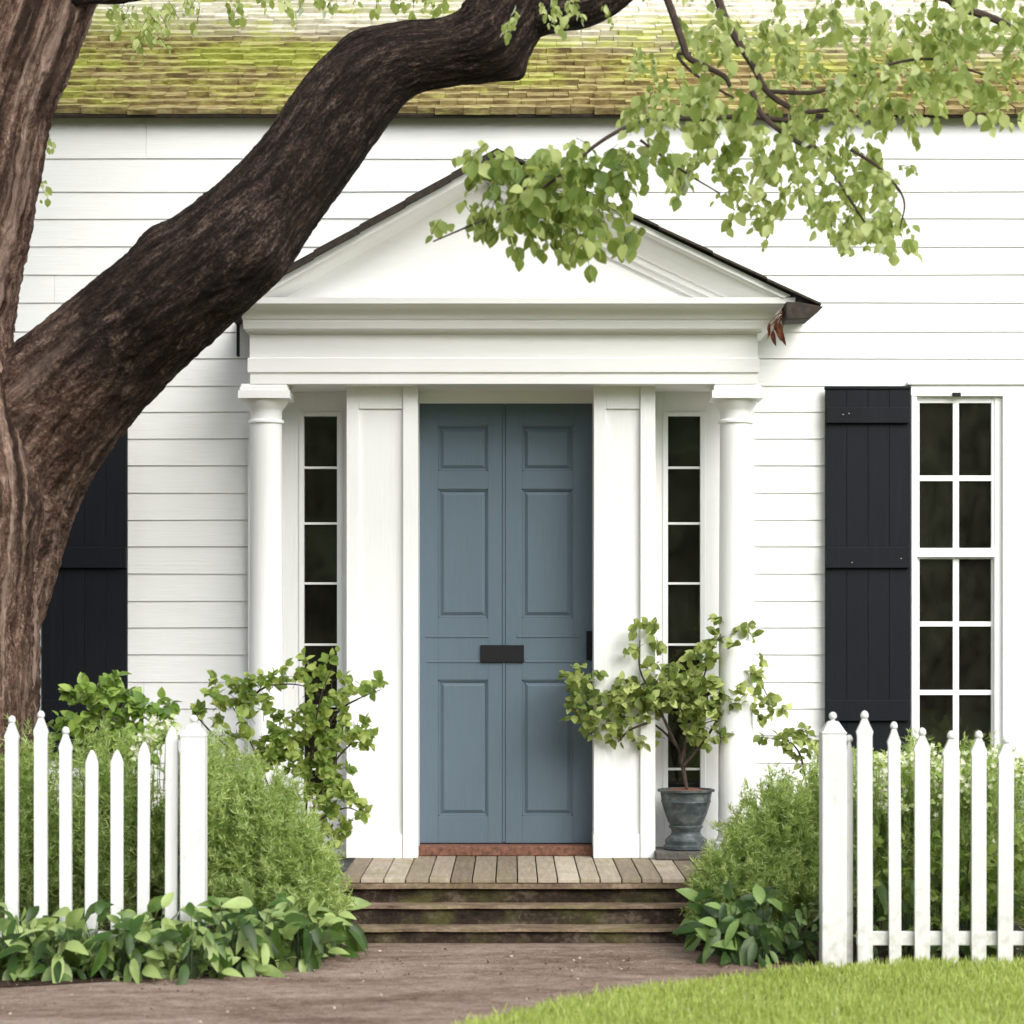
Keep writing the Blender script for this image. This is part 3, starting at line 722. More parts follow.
# ------------------------------------------------------------------ the big tree
TY = -1.65
tree = empty('old_tree', (X(-70,TY), TY, GZ), 'huge old tree with furrowed brown trunk and thick dark limb arching over the portico', 'tree')
def catmull(P_, n):
    P_ = np.array(P_, float); P2 = np.vstack([2*P_[0]-P_[1], P_, 2*P_[-1]-P_[-2]]); out = []
    for i in range(1, len(P2)-2):
        for k in range(n):
            t = k/n; a,b,c,d = P2[i-1:i+3]
            out.append(.5*((2*b)+(-a+c)*t+(2*a-5*b+4*c-d)*t*t+(-a+3*b-3*c+d)*t**3))
    out.append(P_[-1]); return np.array(out)
def limb(name, ctrl, mat, parent, nseg=120, step=10, amp=.03, knots=(), seed=0, lo=6.0, label=None, flute=0., dark=(1,1)):
    # ctrl rows: x,y,z,r
    C = catmull(ctrl, step); c = C[:,:3]; r = np.maximum(C[:,3], .003); m = len(c)
    t = np.gradient(c, axis=0); t = unit(t); ln = np.concatenate([[0], np.cumsum(np.linalg.norm(np.diff(c,axis=0),axis=1))])
    u = np.zeros((m,3)); u[0] = unit(np.cross(t[0:1], [[0,1,.1]]))[0]
    for i in range(1,m):
        w = u[i-1]-t[i]*np.dot(u[i-1],t[i]); u[i] = w/np.linalg.norm(w)
    w = np.cross(t,u); th = np.linspace(0,2*np.pi,nseg,endpoint=False)
    cs_, sn_ = np.cos(th), np.sin(th)
    rad = u[:,None]*cs_[None,:,None] + w[:,None]*sn_[None,:,None]
    R0 = np.median(r)
    bark = np.stack([np.broadcast_to(cs_*R0,(m,nseg)), np.broadcast_to(sn_*R0,(m,nseg)), np.repeat(ln[:,None],nseg,1)],2).reshape(-1,3)
    big = fbm(bark*np.array([lo*.6,lo*.6,lo*.16])+seed, 3)-.47
    fine = np.abs(fbm(bark*np.array([lo*4.5,lo*4.5,lo*1.1])+seed+5+ .25*big[:,None], 4)-.47)
    ultra = fbm(bark*np.array([90,90,34])+seed+9, 3)-.47
    disp = (big*amp*2.2 - fine*amp*2.0 + ultra*amp*.55).reshape(m,nseg)
    if flute: disp += flute*np.sin(th*5+seed)[None]*np.clip(1-ln/ln[-1]*2.2,0,1)[:,None]
    V = c[:,None] + rad*(r[:,None,None]*(1+ (disp/R0)[:,:,None]))
    V = V.reshape(-1,3)
    for (kx,ky,kz,kr,ka) in knots:
        dd = V-np.array([kx,ky,kz]); dist = np.linalg.norm(dd,axis=1); g = np.exp(-(dist/kr)**2)
        ring = ka*g if ka > 0 else ka*g - 0.5*ka*np.exp(-((dist-kr*1.3)/(kr*.5))**2)
        V += unit(rad.reshape(-1,3))*ring[:,None]
    i = np.arange(m-1)[:,None]*nseg; k = np.arange(nseg)[None]; k2 = (k+1)%nseg
    Q = np.stack([i+k, i+k2, i+nseg+k2, i+nseg+k], 2).reshape(-1,4)
    o = tri_mesh(name, V, Q, mat, parent, True)
    at = o.data.attributes.new('bark', 'FLOAT_VECTOR', 'POINT'); at.data.foreach_set('vector', bark.astype(np.float32).ravel())
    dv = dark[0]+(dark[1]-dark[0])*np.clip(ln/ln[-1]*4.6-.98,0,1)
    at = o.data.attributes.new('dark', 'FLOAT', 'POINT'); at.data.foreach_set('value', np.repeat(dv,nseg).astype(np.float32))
    return o
def cp(px, py, y, rpx): x_,y_,z_ = P(px,py,y); return (x_,y_,z_, rpx*(CD+y)/F)
gb = GZ
trunk_ctrl = [(X(-70,TY),TY,GZ-.15,.62),(X(-70,TY),TY,GZ+.10,.52),cp(-66,800,TY,101),cp(-66,720,TY,99),cp(-64,640,TY,102),cp(-62,560,TY,108),cp(-62,490,TY,116),cp(-68,420,TY,102),cp(-80,350,TY,92),cp(-70,270,TY,92),cp(-52,190,TY,90),cp(-34,100,TY,88),cp(-8,30,TY,88),cp(20,-50,TY,86),cp(60,-160,TY-.1,80),cp(90,-320,TY-.2,70),cp(100,-500,TY-.2,58),cp(95,-700,TY-.1,40)]
limb('trunk', trunk_ctrl, bark_m, tree, 260, 34, .042, [(*P(4,560,-2.05)[:3],.12,.03)], 3, 6, flute=.02, dark=(0,0))
lc = [cp(-100,800,TY+.2,60),cp(-70,690,TY+.16,82),cp(-50,600,TY+.14,94),cp(-24,520,TY+.24,94),cp(12,452,TY+.20,86),cp(64,394,TY+.06,72),cp(124,337,TY-.08,63),cp(185,285,TY-.25,60),cp(238,240,TY-.3,58),cp(275,198,TY-.3,51),cp(308,156,TY-.3,48),cp(338,112,TY-.3,46.5),cp(370,76,TY-.3,43),cp(408,58,TY-.3,36),cp(452,51,TY-.3,34),cp(487,38,TY-.3,42),cp(514,0,TY-.3,40),cp(532,-60,TY-.3,36),cp(575,-140,TY-.4,31),cp(640,-230,TY-.5,26),cp(740,-300,TY-.6,20),cp(850,-330,TY-.7,15)]
kn = [(*P(155,236,-1.95)[:3],.09,.035),(*P(268,262,-2.15)[:3],.14,.05),(*P(240,300,-2.1)[:3],.10,.035),(*P(520,76,-1.98)[:3],.075,.085),(*P(355,35,-1.95)[:3],.09,.02),(*P(64,468,-1.95)[:3],.05,-.07),(*P(285,285,-2.1)[:3],.08,.03),(*P(258,225,-2.3)[:3],.07,-.03)]
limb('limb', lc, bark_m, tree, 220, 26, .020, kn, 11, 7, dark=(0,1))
limb('limb', [cp(500,20,TY-.3,30),cp(545,8,TY-.32,27),cp(585,3,TY-.34,24),cp(618,-16,TY-.36,22),cp(650,-50,TY-.38,20),cp(700,-120,TY-.5,17),cp(790,-190,TY-.7,12),cp(900,-230,TY-.9,8)], bark_m, tree, 100, 16, .012, (), 21, 9)
limb('limb', [cp(20,0,TY-.1,24),cp(80,-4,TY-.15,10),cp(125,-3,TY-.15,7),cp(160,-12,TY-.15,5),cp(230,-50,TY-.2,3)], bark_m, tree, 30, 10, .006, (), 31, 12)

# hanging branches
LY = -2.9
def branch(pts, y0, r0, r1, y1=None, name='branch', parent=tree, mat=twig_m, wig=2.):
    y1 = y0 if y1 is None else y1; n = len(pts)
    c = [cp(px+random.uniform(-wig,wig), py+random.uniform(-wig,wig), y0+(y1-y0)*i/(n-1), r0+(r1-r0)*i/(n-1)) for i,(px,py) in enumerate(pts)]
    C = catmull(c, 6); 
    return MB().tube([tuple(q[:3]) for q in C], [max(q[3],.0012) for q in C], 7).build(name, mat, parent, smooth=True)
branch([(640,-60),(662,-10),(682,38),(690,56),(706,66),(722,78),(730,88)], LY, 4.5, 2.2)
branch([(700,-70),(722,8),(737,38),(752,66),(770,92),(800,112),(832,108)], LY, 5, 2.2)
branch([(832,-20),(935,-4),(960,6),(1000,22),(1040,50)], LY+.2, 6, 3)
branch([(800,112),(790,120),(750,116),(700,118),(655,119),(625,128),(590,150),(560,176),(520,170),(470,160)], LY, 3.2, 1.2)
branch([(752,92),(765,118),(795,140),(822,152),(828,168),(850,200),(870,232)], LY-.1, 3, 1.0)
branch([(690,56),(676,54),(690,70),(720,90),(735,100)], LY+.1, 2.2, 1)
branch([(770,92),(820,90),(870,70),(930,60),(985,75)], LY, 2.5, 1)
branch([(850,150),(880,170),(905,200),(900,230)], LY-.1, 2, .8)
branch([(560,176),(520,205),(470,225),(435,240)], LY-.05, 1.6, .8)
branch([(640,140),(680,170),(720,195)], LY, 1.6, .8)
tw = MB()
def cluster(L, px, py, y, size, n, spread, face=.8, twigs=True):
    """a short drooping sprig with n leaves hanging from it"""
    d = CD+y; k = d/F
    base = np.array(P(px,py,y)); L_ = spread*k
    a = rng.uniform(0,2*np.pi); dirv = np.array([math.cos(a)*.8, rng.normal()*.5, -.55+rng.normal()*.35]); dirv /= np.linalg.norm(dirv)
    t = np.linspace(0,1,n)
    pts = base + dirv*t[:,None]*L_ + np.array([0,0,-1])*(t**2)[:,None]*L_*.35
    side = np.where(np.arange(n)%2==0,1,-1)[:,None]*np.cross(dirv,[0,0,1])[None]
    dd = side*.6 + dirv*.45 + np.array([0,0,-.75]) + rnd(n,.38)
    nn = np.array([0,-face,.45]) + rnd(n,.42)
    L.add(pts+rnd(n,.008), dd, nn, size*k*rng.uniform(.5,1.4,n))
    if twigs: tw.tube([tuple(q) for q in pts[::max(1,n//3)]], [.0016]*len(pts[::max(1,n//3)]), 3)
def blobs(L, spec, y, yj, size, per=6, spread=26, twigs=True, keep=1.):
    for (cx,cy,rx,ry,n) in spec:
        n *= keep
        for k in range(max(1,int(n/per))):
            while True:
                u,v = rng.uniform(-1,1,2)
                if u*u+v*v < 1: break
            cluster(L, cx+u*rx, cy+v*ry-6, y+rng.normal()*yj, size*rng.uniform(.85,1.15), per, spread, twigs=twigs)
La = Leaves('ovate')
blobs(La, [(494,160,24,18,60),(515,185,36,26,110),(556,180,44,28,150),(575,205,40,22,120),(540,218,34,14,70),(602,185,34,26,100),(439,228,12,8,14),(466,216,14,8,16),(648,155,34,16,70),(690,172,20,12,30),(596,232,24,8,24),(478,150,12,8,18),(560,150,30,10,30),(510,225,16,12,36),(548,236,12,12,36),(575,240,14,10,30),(640,228,10,12,24),(486,215,14,16,30),(600,160,40,14,60)], LY, .14, 14.5, per=5, spread=24, keep=.72)
La.build('foliage', leaf_near, tree)
Lb = Leaves('ovate')
blobs(Lb, [(680,150,40,26,70),(740,150,50,36,140),(770,190,44,32,130),(800,120,60,40,220),(840,165,50,40,220),(862,198,40,32,180),(876,222,26,20,90),(830,225,34,20,80),
     (900,75,70,44,260),(960,60,56,46,260),(985,20,60,34,200),(990,95,40,24,70),(700,104,60,18,110),(745,100,50,22,90),(690,22,40,26,60),(720,60,44,24,60),(775,30,60,30,110),(850,30,60,34,180),(640,110,14,14,16),(665,120,40,14,60),
     (870,95,50,30,120),(905,20,50,24,120),(1040,60,40,60,160),(1000,-40,120,40,220),(830,-50,120,30,200),(690,-40,60,30,80),(1100,40,60,80,160)], LY+.05, .38, 12, per=8, spread=24, keep=.75)
Lb.build('foliage', leaf_tree, tree)
Lc = Leaves('small')
blobs(Lc, [(880,150,40,40,150),(760,160,70,50,240),(830,120,80,60,300),(800,40,110,40,300),(690,60,60,50,160),(950,50,80,60,260),(860,222,40,18,120),(700,110,70,20,180),(570,8,36,10,120),(512,16,16,7,50),(760,215,30,20,50)], LY+.3, .3, 9, per=12, spread=20, keep=.8)
Lc.build('foliage', leaf_tree, tree)
Ld = Leaves('small')
blobs(Ld, [(145,30,20,22,60),(150,8,40,10,60),(120,14,20,10,30),(300,-4,120,8,120),(430,-4,50,10,50),(36,170,10,26,44),(42,140,6,10,16),(215,6,30,8,30)], -1.0, .2, 9, per=6, spread=18)
Ld.build('foliage', leaf_tree, tree)
# the part of the crown above the picture
Le = Leaves('small')
for k in range(300):
    cx, cy, cz = rng.uniform(-5.0,1.0), rng.uniform(-3.2,0.3), rng.uniform(5.6,8.0)
    n = 26; p = np.array([cx,cy,cz])+rnd(n,.16); Le.add(p, rnd(n)+[0,0,-.5], rnd(n)+[0,0,.8], rng.uniform(.05,.085,n))
Le.build('crown', leaf_tree, tree)
tw.build('twigs', twig_m, tree)['kind'] = 'stuff'

# ------------------------------------------------------------------ fences
FY = -2.44
def picket(parent, px, w, top, bot, kind='knob', y=FY, lean=0., label=None):
    x = X(px,y); hw = w/2*(CD+y)/F; zb = GZ if bot is None else Z(bot,y); zt = Z(top,y); k = (CD+y)/F
    mb = MB()
    if kind == 'knob':
        r = max(.017, hw*.55); sh = zt-2*r-.055
        out = [(-hw,zb),(hw,zb),(hw,sh-.02),(hw*1.12,sh+.0),(hw*.62,sh+.035),(hw*.34,sh+.058),(-hw*.34,sh+.058),(-hw*.62,sh+.035),(-hw*1.12,sh+.0),(-hw,sh-.02)]
    else:
        r = 0; sh = zt-.055
        out = [(-hw,zb),(hw,zb),(hw,sh),(hw*.55,sh+.035),(hw*.12,zt),(-hw*.12,zt),(-hw*.55,sh+.035),(-hw,sh)]
    pts = [(x+a+lean*(z-zb), z) for a,z in out]
    mb.prism(pts, y-.013, y+.013)
    if kind == 'knob':
        xx = x+lean*(zt-zb)
        prof = [(r*.35,0),(r*.40,.006)]+[(max(.002,r*math.sin(math.pi*(.14+.86*t))), .006+r*(1-math.cos(math.pi*t))) for t in [i/9 for i in range(10)]]
        mb.lathe(prof, (xx, y, zt-2*r-.004), 16)
    return mb.build('picket', white_f, parent, .004, smooth=True)
def post(parent, px0, px1, top):
    y = FY; mb = MB(); xc = (X(px0,y)+X(px1,y))/2; hw = (X(px1,y)-X(px0,y))/2; z = Z(top,y)
    mb.box(xc-hw, xc+hw, y-hw, y+hw, GZ-.02, z-.10)
    p = mb.build('post', white_f, parent, .005)
    c = MB(); c.box(xc-hw*1.03, xc+hw*1.03, y-hw*1.03, y+hw*1.03, z-.10, z-.092)
    a = hw*.96; b = .044
    c.poly([(xc-a,y-a,z-.092),(xc+a,y-a,z-.092),(xc+a,y+a,z-.092),(xc-a,y+a,z-.092),(xc-b*.5,y-b*.5,z-.045),(xc+b*.5,y-b*.5,z-.045),(xc+b*.5,y+b*.5,z-.045),(xc-b*.5,y+b*.5,z-.045)], [(0,1,5,4),(1,2,6,5),(2,3,7,6),(3,0,4,7),(4,5,6,7)])
    r = .018; c.lathe([(.013,-.004),(.011,.006)]+[(max(.002,r*math.sin(math.pi*t)), .008+r*(1-math.cos(math.pi*t))) for t in [i/9 for i in range(1,10)]], (xc,y,z-.048), 16)
    c.build('post_cap', white_f, p, .003)
fl = empty('picket_fence', (X(100,FY),FY,GZ), 'white picket fence left of the steps with big green leaves at its foot', 'fence', 'white picket fences either side of the steps')
fr_ = empty('picket_fence', (X(920,FY),FY,GZ), 'white picket fence on the right with low rail above the lawn', 'fence', 'white picket fences either side of the steps')
for px,w,top,kd in ((-46,13,722,'knob'),(-17,13,715,'knob'),(12,13,716,'knob'),(41,13,711,'knob'),(66,12,727,'knob'),(91,12.5,750,'point'),(117,12.5,750,'point'),(143,12,742,'point'),(171,12.5,726,'point')):
    picket(fl, px, w, top, None, kd, lean=random.uniform(-.006,.006))
post(fl, 181.5, 206, 714)
mb = MB(); mb.box(X(-60,FY), X(181,FY), FY+.014, FY+.045, Z(946,FY), Z(932,FY)); mb.build('rail', white_f, fl, .004)
for px,w,top in ((865,15,711),(895,12,722),(922,15,728),(950,16,731),(978.5,14.5,731),(1005,15,736),(1034,15,730),(1062,15,732),(1090,15,732)):
    picket(fr_, px, w, top, 965, 'knob', lean=random.uniform(-.006,.006))
picket(fr_, 849, 7, 735, 963, 'knob', y=FY+.06)
post(fr_, 820.5, 845, 711)
mb = MB(); mb.box(X(858,FY-.014), X(1100,FY), FY+.014, FY+.045, Z(946,FY), Z(932,FY)); mb.build('rail', white_f, fr_, .004)

# ------------------------------------------------------------------ feathery shrubs
def feather(name, label, base, dome, nst, seed, group, leafmat=leaf_feather):
    """base (x,y), dome: list of lobes (x,y,z_top,rx,ry) in metres"""
    r = np.random.default_rng(seed)
    root = empty(name, (base[0], base[1], GZ), label, 'shrub', group)
    L = Leaves('needle'); st = MB()
    for (lx,ly,lz,rx,ry,w) in dome:
        H = lz-GZ
        for i in range(int(nst*w)):
            a = r.uniform(0,2*np.pi); q = math.sqrt(r.uniform(0,1))
            bx, by = lx+math.cos(a)*q*rx*.45, ly+math.sin(a)*q*ry*.45
            e = r.uniform(.72,1.08)
            tx, ty = lx+math.cos(a)*q*rx*e, ly+math.sin(a)*q*ry*e
            h = H*math.sqrt(max(.03,1-(q*.93)**2))*r.uniform(.64,1.10)
            p0 = np.array([bx,by,GZ]); p2 = np.array([tx,ty,GZ+h]); p1 = np.array([bx*.6+tx*.4,by*.6+ty*.4,GZ+h*.85])
            m = 26; t = np.linspace(.22,1,m)[:,None]
            pts = (1-t)**2*p0+2*t*(1-t)*p1+t*t*p2; tg = unit(2*(1-t)*(p1-p0)+2*t*(p2-p1))
            pts = pts + r.normal(size=(m,3))*.006
            for rep in range(5):
                dd = tg*.55 + unit(r.normal(size=(m,3)))*.85 + np.array([0,0,.15])
                L.add(pts, dd, r.normal(size=(m,3))+[0,0,.6], r.uniform(.022,.052,m)*(1.15-.35*t[:,0]))
            if i % 9 == 0:
                st.tube([tuple(x) for x in ((1-s_)**2*p0+2*s_*(1-s_)*p1+s_*s_*p2 for s_ in (0,.35,.7,1))], [.003,.0025,.0018,.001], 3)
    L.build('foliage', leafmat, root); st.build('stems', stem_green, root)
    return root
g = 'feathery green shrubs beside the steps'
def dm(px, py, y, rx, ry, w): x_,_,z_ = P(px,py,y); return (x_,y,z_,rx*(CD+y)/F,ry,w)
feather('feathery_shrub', 'soft feathery light green shrub behind the left picket fence', (X(100,-1.9),-1.9),
    [dm(20,738,-1.95,80,.30,.9),dm(110,735,-1.95,85,.30,1.0),dm(212,738,-1.95,80,.38,1.3),dm(268,772,-2.0,70,.38,1.0),dm(300,825,-2.1,54,.28,.7),dm(-80,740,-1.9,70,.3,.4)], 520, 5, g)
feather('feathery_shrub', 'soft feathery pale green shrub behind the right picket fence', (X(900,-1.6),-1.6),
    [dm(780,778,-1.6,78,.36,1.2),dm(745,830,-1.75,62,.28,.8),dm(840,752,-1.5,72,.4,1.1),dm(910,748,-1.6,70,.4,1.0),dm(985,748,-1.6,70,.4,1.0),dm(1070,748,-1.6,70,.4,.5)], 520, 6, g)

# ------------------------------------------------------------------ leafy shrubs with woody stems
def leafy(name, label, cat, origin, stems, y, lsize, mat, rpx, clumps, seed=0, yj=.08, per=9, spread=18, kind='ovate', group=None, parent=None, face=.7):
    r = random.Random(seed)
    root = parent or empty(name, origin, label, cat, group)
    global tw
    tw = MB()
    for s_ in stems:
        n = len(s_); C = catmull([cp(px,py,y+r.uniform(-.05,.05)*(i>0), rpx*(1-.75*i/(n-1))) for i,(px,py) in enumerate(s_)], 5)
        tw.tube([tuple(q[:3]) for q in C], [max(q[3],.0012) for q in C], 6)
    L = Leaves(kind)
    for (cx,cy,rx,ry,n) in clumps:
        for k in range(max(1,int(n/per))):
            while True:
                u,v = rng.uniform(-1,1,2)
                if u*u+v*v < 1: break
            px,py,yy = cx+u*rx, cy+v*ry, y+rng.normal()*yj
            b = np.array(P(px,py,yy)); k_ = (CD+yy)/F; m = per
            a = unit(np.array([[u*.6+rng.normal()*.5, rng.normal()*.5-.2, .25+rng.normal()*.5]]))[0]
            t = rng.uniform(0,1,m)[:,None]; pts = b+a*t*spread*k_
            dd = unit(rnd(m))*.8+a*.5+[0,-.15,-.12]; nn = np.array([0,-face,.7])+rnd(m,.5)
            L.add(pts, dd, nn, lsize*k_*rng.uniform(.6,1.25,m))
            tw.tube([tuple(b-a*spread*k_*.4), tuple(b+a*spread*k_)], [.0016,.0008], 3)
    L.build('foliage', mat, root); tw.build('stems', twig_m, root, smooth=True)
    return root
leafy('arching_shrub', 'loose leafy shrub with arching branches between left fence post and door surround', 'shrub', (X(300,-1.35),-1.35,GZ),
    [[(300,930),(290,850),(262,770),(240,720),(225,695)],[(300,930),(305,830),(310,760),(320,700),(332,668)],[(305,830),(330,770),(350,745),(362,742)],[(310,760),(335,715),(360,698),(380,690)],
     [(290,850),(320,820),(345,808),(360,812)],[(262,770),(225,745),(200,720),(190,706)],[(240,720),(260,690),(290,684),(320,690)],[(305,860),(325,850),(340,840)]],
    -1.35, 9.5, leaf_shrub, 1.6,
    [(215,700,22,14,70),(240,690,24,10,60),(262,684,22,8,50),(285,682,18,7,36),(205,722,16,12,40),(325,672,16,16,70),(338,690,24,16,90),(370,692,12,6,24),(330,722,34,16,150),(296,728,30,16,110),(345,745,18,9,50),
     (262,742,30,16,100),(300,760,34,18,120),(318,790,22,18,70),(345,806,22,14,80),(335,822,22,12,60),(318,845,18,14,50),(240,765,34,16,90),(355,745,10,6,20),(272,765,30,20,110),(252,715,10,10,20),(300,700,10,8,16),(290,745,34,22,150),(320,770,26,22,110),(265,722,30,14,70),(225,712,26,14,60),(350,735,18,16,60),(330,800,26,24,110),(310,830,26,22,90)], seed=1, per=11, spread=16)
leafy('small_leafy_shrub', 'small bright green leafy shrub in front of the left black shutter', 'shrub', (X(112,-1.75),-1.75,GZ),
    [[(112,930),(110,820),(105,740),(98,700)],[(112,930),(118,800),(128,740),(140,705)],[(110,820),(90,750),(84,735)]],
    -1.75, 12, leaf_bright, 3, [(98,694,22,10,110),(88,702,12,8,40),(112,706,20,10,80),(92,726,26,14,110),(115,735,26,16,110),(146,716,14,10,50),(60,742,18,10,40),(150,745,24,12,80),(175,735,14,12,40),(100,755,40,12,90)], seed=2, yj=.07)
leafy('thin_leafy_sprig', 'sparse leafy sprig against white wall just left of the right fence post', 'shrub', (X(800,-1.0),-1.0,GZ),
    [[(815,900),(808,800),(800,755),(785,740),(768,738)],[(808,800),(818,760),(812,742)]],
    -1.0, 9, leaf_pot, 1.6, [(778,740,14,7,36),(796,744,14,8,40),(812,738,12,10,36),(806,758,16,8,30),(757,792,10,8,16),(745,812,10,8,14)], seed=3, yj=.04, per=6, spread=10)

leafy('round_leaved_shrub', 'low round leaved green shrub seen between the right pickets', 'shrub', (X(950,-2.1),-2.1,GZ),
    [[(880,960),(875,900),(870,860)],[(920,960),(925,890),(915,850)],[(960,960),(965,900),(970,850)],[(1005,960),(1010,890),(1000,850)]],
    -2.1, 10, leaf_shrub, 2, [(880,880,30,44,230),(925,890,34,44,260),(970,890,34,44,260),(1020,880,36,44,240)], seed=9, yj=.09)

# blossoms over the right hedge and on the left post
def blossoms(label, pts, y, origin):
    root = empty('blossoming_stems', origin, label, 'flowers')
    L = Leaves('small'); s = MB(); G = Leaves('small')
    for (cx,cy,rx,ry,n) in pts:
        for k in range(n):
            px,py,yy = cx+rng.normal()*rx*.5, cy+rng.normal()*ry*.5, y+rng.normal()*.06
            b = np.array(P(px,py,yy)); m = 5; a = np.linspace(0,2*np.pi,m,endpoint=False)+rng.uniform(0,6)
            dd = np.stack([np.cos(a),np.full(m,-.4)+rng.normal()*.3,np.sin(a)],1)
            L.add(np.repeat(b[None],m,0), dd, np.array([[0,-1,.3]]*m), np.full(m, rng.uniform(.010,.016)))
            if k%4==0: s.tube([(b[0]+rng.normal()*.03,yy+.02,b[2]-.30),tuple(b)],[.0018,.001],3)
            G.add(b+rnd(4,.02)-[0,0,.02], rnd(4)+[0,0,.3], rnd(4)+[0,-1,.5], rng.uniform(.02,.035,4))
    L.build('blossom', blossom, root); G.build('leaves', leaf_feather, root); s.build('stems', stem_green, root)['kind'] = 'stuff'
blossoms('small cream blossoms on thin stems rising behind the right pickets', [(885,758,30,12,60),(925,764,30,16,70),(960,772,34,18,70),(1005,764,28,20,60),(880,792,24,24,50),(940,795,60,20,30)], -1.95, (X(930,-1.95),-1.95,GZ))
blossoms('small cream blossoms on thin stems beside the left fence post', [(150,738,10,14,24),(172,728,12,8,14),(135,752,10,8,8)], -2.2, (X(150,-2.2),-2.2,GZ))

# ------------------------------------------------------------------ broad-leaved plants
def hosta(px, py, y, n, size, label, seed, spreadm=.14, hgt=.16, group='broad leaved plants along the beds', up=.5, mat=None):
    r = np.random.default_rng(seed); x = X(px,y)
    root = empty('broad_leaf_plant', (x,y,GZ), label, 'plant', group)
    L = Leaves('hosta'); s = MB()
    for i in range(n):
        a = r.uniform(0,2*np.pi); q = r.uniform(.2,1)
        h = hgt*r.uniform(.10,1.15)*(1.1-.45*q)
        tip = np.array([x+math.cos(a)*spreadm*q*.9, y+math.sin(a)*spreadm*q*.8, GZ+h])
        s.tube([(x+math.cos(a)*.015,y+math.sin(a)*.015,GZ),(x+math.cos(a)*spreadm*q*.4,y+math.sin(a)*spreadm*q*.35,GZ+h*.7),tuple(tip)], [.0028,.0022,.0015], 4)
        d = np.array([math.cos(a)*(.45+.4*q), math.sin(a)*.5-.2, r.choice([-1.,.2,.9],p=[.42,.25,.33])*r.uniform(.5,1.2)])
        L.add(tip, d, np.array([r.normal()*.6, -.8+r.normal()*.4, .7]), size*r.uniform(.55,1.4))
    o = L.build('foliage', mat or leaf_hosta, root, droop=.25); s.build('stems', stem_dark, root)
hl = ['at the far left frame edge','between the two leftmost pickets','in front of the third picket','in front of the fourth left picket','in front of the fifth left picket','below the pickets next to the left post','at the foot of the left fence post','just right of the left fence post','between left fence post and steps','nearest the lowest step on the left']
for i,(px,y) in enumerate(((-12,-2.82),(22,-2.80),(58,-2.86),(94,-2.74),(128,-2.82),(158,-2.72),(192,-2.84),(228,-2.70),(262,-2.62),(300,-2.48))):
    hosta(px, 0, y, 54, .108, 'broad leaved green plant '+hl[i], 40+i, .16, (.20,.23,.21,.25,.22,.27,.24,.27,.28,.28)[i])
for i,(px,y,t) in enumerate(((10,-2.62,'behind the front row at the left edge'),(74,-2.60,'half hidden among the third and fourth left pickets'),(140,-2.60,'half hidden behind others under the sixth left picket'),(210,-2.60,'rising right behind the left post foot'),(250,-2.45,'against the left feathery shrub'),(290,-2.38,'tucked under the left feathery shrub'),(322,-2.25,'touching the left ends of the steps'),(330,-2.0,'beside the left end of the middle step'))):
    hosta(px, 0, y, 34, .12, 'broad leaved green plant '+t, 60+i, .13, .24)
for i,(px,y,t,s_) in enumerate(((722,-2.12,'nearest the right ends of the steps',.13),(732,-2.28,'in front of the right shrub beside the path',.14),(762,-2.34,'in the middle of the right bed front',.13),(795,-2.30,'just left of the right fence post',.12),(745,-2.02,'under the right shrub beside the steps',.14),(722,-1.85,'beside the right end of the top step',.14))):
    hosta(px, 0, y, 40, s_*.86, 'dark broad leaved plant '+t, 80+i, .15, .25, mat=leaf_dark)
for i,(px,t) in enumerate(((872,'behind the first right picket'),(908,'behind the second and third right pickets'),(938,'behind the fourth right picket'),(966,'behind the fifth right picket'),(1000,'behind the last right picket in view'),(1035,'past the right frame edge'))):
    hosta(px, 0, -2.18, 16, .10, 'low leafy green plant '+t, 90+i, .15, .34, up=.8)

# ------------------------------------------------------------------ potted shrub
PY = -.30
px_, k_ = X(686,PY), (CD+PY)/F
SL = .045
MB().prism([(X(655,PY),0.001),(X(717,PY),0.001),(X(716,PY),SL),(X(656,PY),SL)], PY-.16, PY+.17)
slab_o = MB().box(X(654,PY), X(717,PY), PY-.15, PY+.17, .001, SL).build('stone_slab', slab_m, None, .008)
tag(slab_o, 'flat grey stone slab under the potted shrub', 'slab')
pot = empty('potted_shrub', (px_, PY, SL), 'leafy green shrub in a grey green urn standing right of the blue door', 'potted plant')
ht = Z(789,PY)-SL; s1 = k_
prof = [(20*s1,0),(22.5*s1,.006),(22.5*s1,.022),(20.5*s1,.03),(21*s1,.05),(19*s1,.062),(16*s1,.075),(14.5*s1,.09),(15*s1,.108),(17*s1,.118),(17.2*s1,.126),(16*s1,.132),(18*s1,.15),(21*s1,.19),(23.5*s1,.235),(24.2*s1,.25),(25*s1,.256),(24.6*s1,.266),(26*s1,ht-.014),(28.6*s1,ht-.012),(28.8*s1,ht-.002),(27.8*s1,ht),(25.5*s1,ht),(24.5*s1,ht-.02)]
MB().lathe(prof, (px_,PY,SL), 48).build('pot', pot_m, pot, smooth=True)
mb = MB(); mb.lathe([(24.6*s1,0),(24*s1,.012),(12*s1,.024),(2*s1,.03)], (px_,PY,SL+ht-.022), 32); so = mb.build('soil', soil_pot, pot, smooth=True)
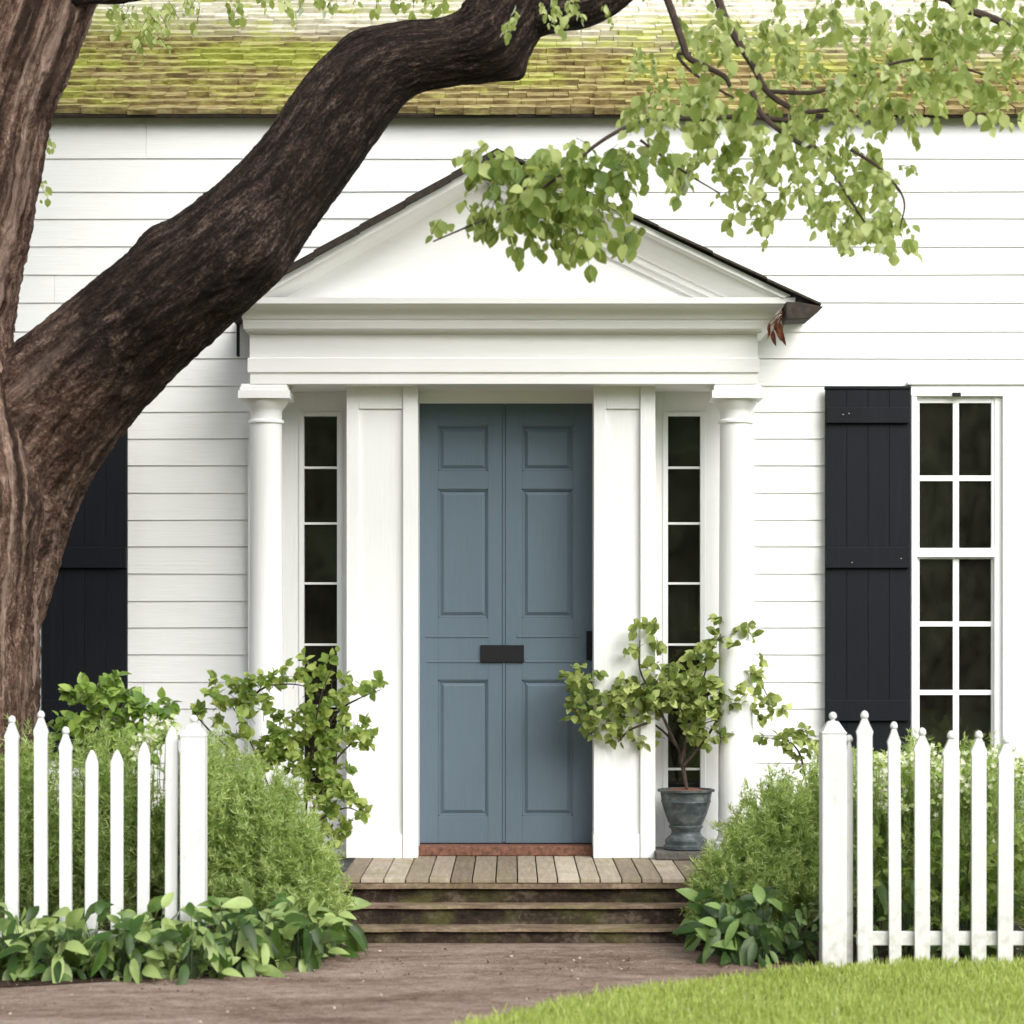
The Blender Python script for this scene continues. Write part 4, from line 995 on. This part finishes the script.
leafy('', '', '', None, [[(687,790),(681,762),(676,745),(650,722),(615,715),(592,700),(585,680)],[(687,790),(684,760),(690,720),(700,690),(712,650),(722,632)],[(676,745),(655,700),(640,670),(640,640)],[(684,765),(705,740),(730,700),(755,680),(770,700)],
    [(650,722),(630,730),(618,742)],[(690,720),(670,690),(660,670)],[(700,700),(740,670),(757,665)],[(681,762),(690,730),(715,720)]],
    PY-.06, 10, leaf_pot, 1.7,
    [(643,628,10,8,40),(655,640,10,8,30),(638,650,6,10,14),(584,682,14,18,90),(592,705,16,18,90),(600,722,14,12,50),(578,700,8,12,30),(628,690,24,14,110),(640,705,26,18,130),(655,690,20,16,90),(668,708,18,16,80),(622,724,18,10,50),(652,740,16,8,36),(617,742,6,6,12),
     (662,668,16,8,40),(688,668,20,12,70),(700,690,22,18,110),(716,706,20,16,110),(712,720,16,16,60),(702,742,12,12,36),(722,648,16,12,60),(735,630,14,8,40),(706,656,12,10,36),(723,622,8,6,16),(745,634,6,6,14),(757,668,10,10,36),(750,690,14,10,44),(770,702,16,8,44),(765,712,14,6,26),(728,735,10,8,24),(690,700,20,20,60)],
    seed=5, yj=.085, per=6, spread=10, parent=pot, face=.9)

# ------------------------------------------------------------------ dead leaves hanging at the gutter
dead = empty('dead_leaves', P(776,318,-.66), 'rust brown dead leaves hanging from the right gutter end', 'leaves')
L = Leaves('hosta'); m = MB()
for (a,b,dx,s_) in ((770,322,-.15,.075),(773,330,.05,.085),(768,328,.1,.06),(779,322,.05,.10),(782,330,.1,.085),(777,318,-.2,.06),(774,325,.35,.05)):
    L.add(np.array(P(a,b,-.66)), np.array([dx,-.1,-1.]), np.array([rng.normal()*1.6,-1,.2]), s_)
    m.tube([P(786,312,-.62), P((a+786)/2,b-8,-.64), P(a,b,-.66)], [.004,.003,.002], 4)
L.build('leaf', rust, dead); m.build('stem', rust, dead)

# ------------------------------------------------------------------ grass and mulch
E = np.array(sorted(lawn_edge))
n = 90000
gxp = rng.uniform(-.7,3.6,n); gyp = rng.uniform(-5.0,-2.25,n)
edge_y = np.interp(gxp, E[:,0], E[:,1]); edge_y[gxp < E[0,0]] = -9
wob = .06*(fbm(np.stack([gxp*9,gyp*0,gyp*0],1),3)-.5)*2
ok = gyp < edge_y+wob+np.where(rng.uniform(0,1,n)<.10, rng.exponential(.05,n), 0)
gxp, gyp = gxp[ok], gyp[ok]; n = len(gxp)
pos = np.stack([gxp,gyp,np.full(n,GZ+.002)],1)
L = Leaves('needle'); dd = np.array([0,0,1.])+rnd(n,.42); L.add(pos, dd, rnd(n)+[0,-.5,.2], rng.uniform(.025,.055,n)*(.7+.6*fbm(pos*4,3)))
go = L.build('grass', grass_m); tag(go, 'short bright green lawn grass along the path edge', 'grass', kind='stuff')
# chips and pebbles on the path
n = 46000
cx_ = rng.uniform(-3.2,3.0,n); cy_ = rng.uniform(-5.0,-1.9,n)
keep = rng.uniform(0,1,n) < np.clip(.45+.6*np.exp(-((cy_+2.2)/.5)**2),0,1)*(.35+fbm(np.stack([cx_*2,cy_*6,cx_*0],1),3))
edge_y = np.interp(cx_, E[:,0], E[:,1]); edge_y[cx_ < E[0,0]] = -9
keep &= (cy_ > edge_y-.02)
cx_, cy_ = cx_[keep], cy_[keep]; n = len(cx_)
L = Leaves('small'); L.add(np.stack([cx_,cy_,np.full(n,GZ+.004)],1), rnd(n)*[1,1,.25], rnd(n,.5)+[0,0,1.], rng.uniform(.003,.007,n)*np.where(rng.uniform(0,1,n)<.06,2.8,1))
tag(L.build('mulch', mulch_m), 'scattered brown bark chips and leaf litter on the dirt path', 'mulch', kind='stuff')
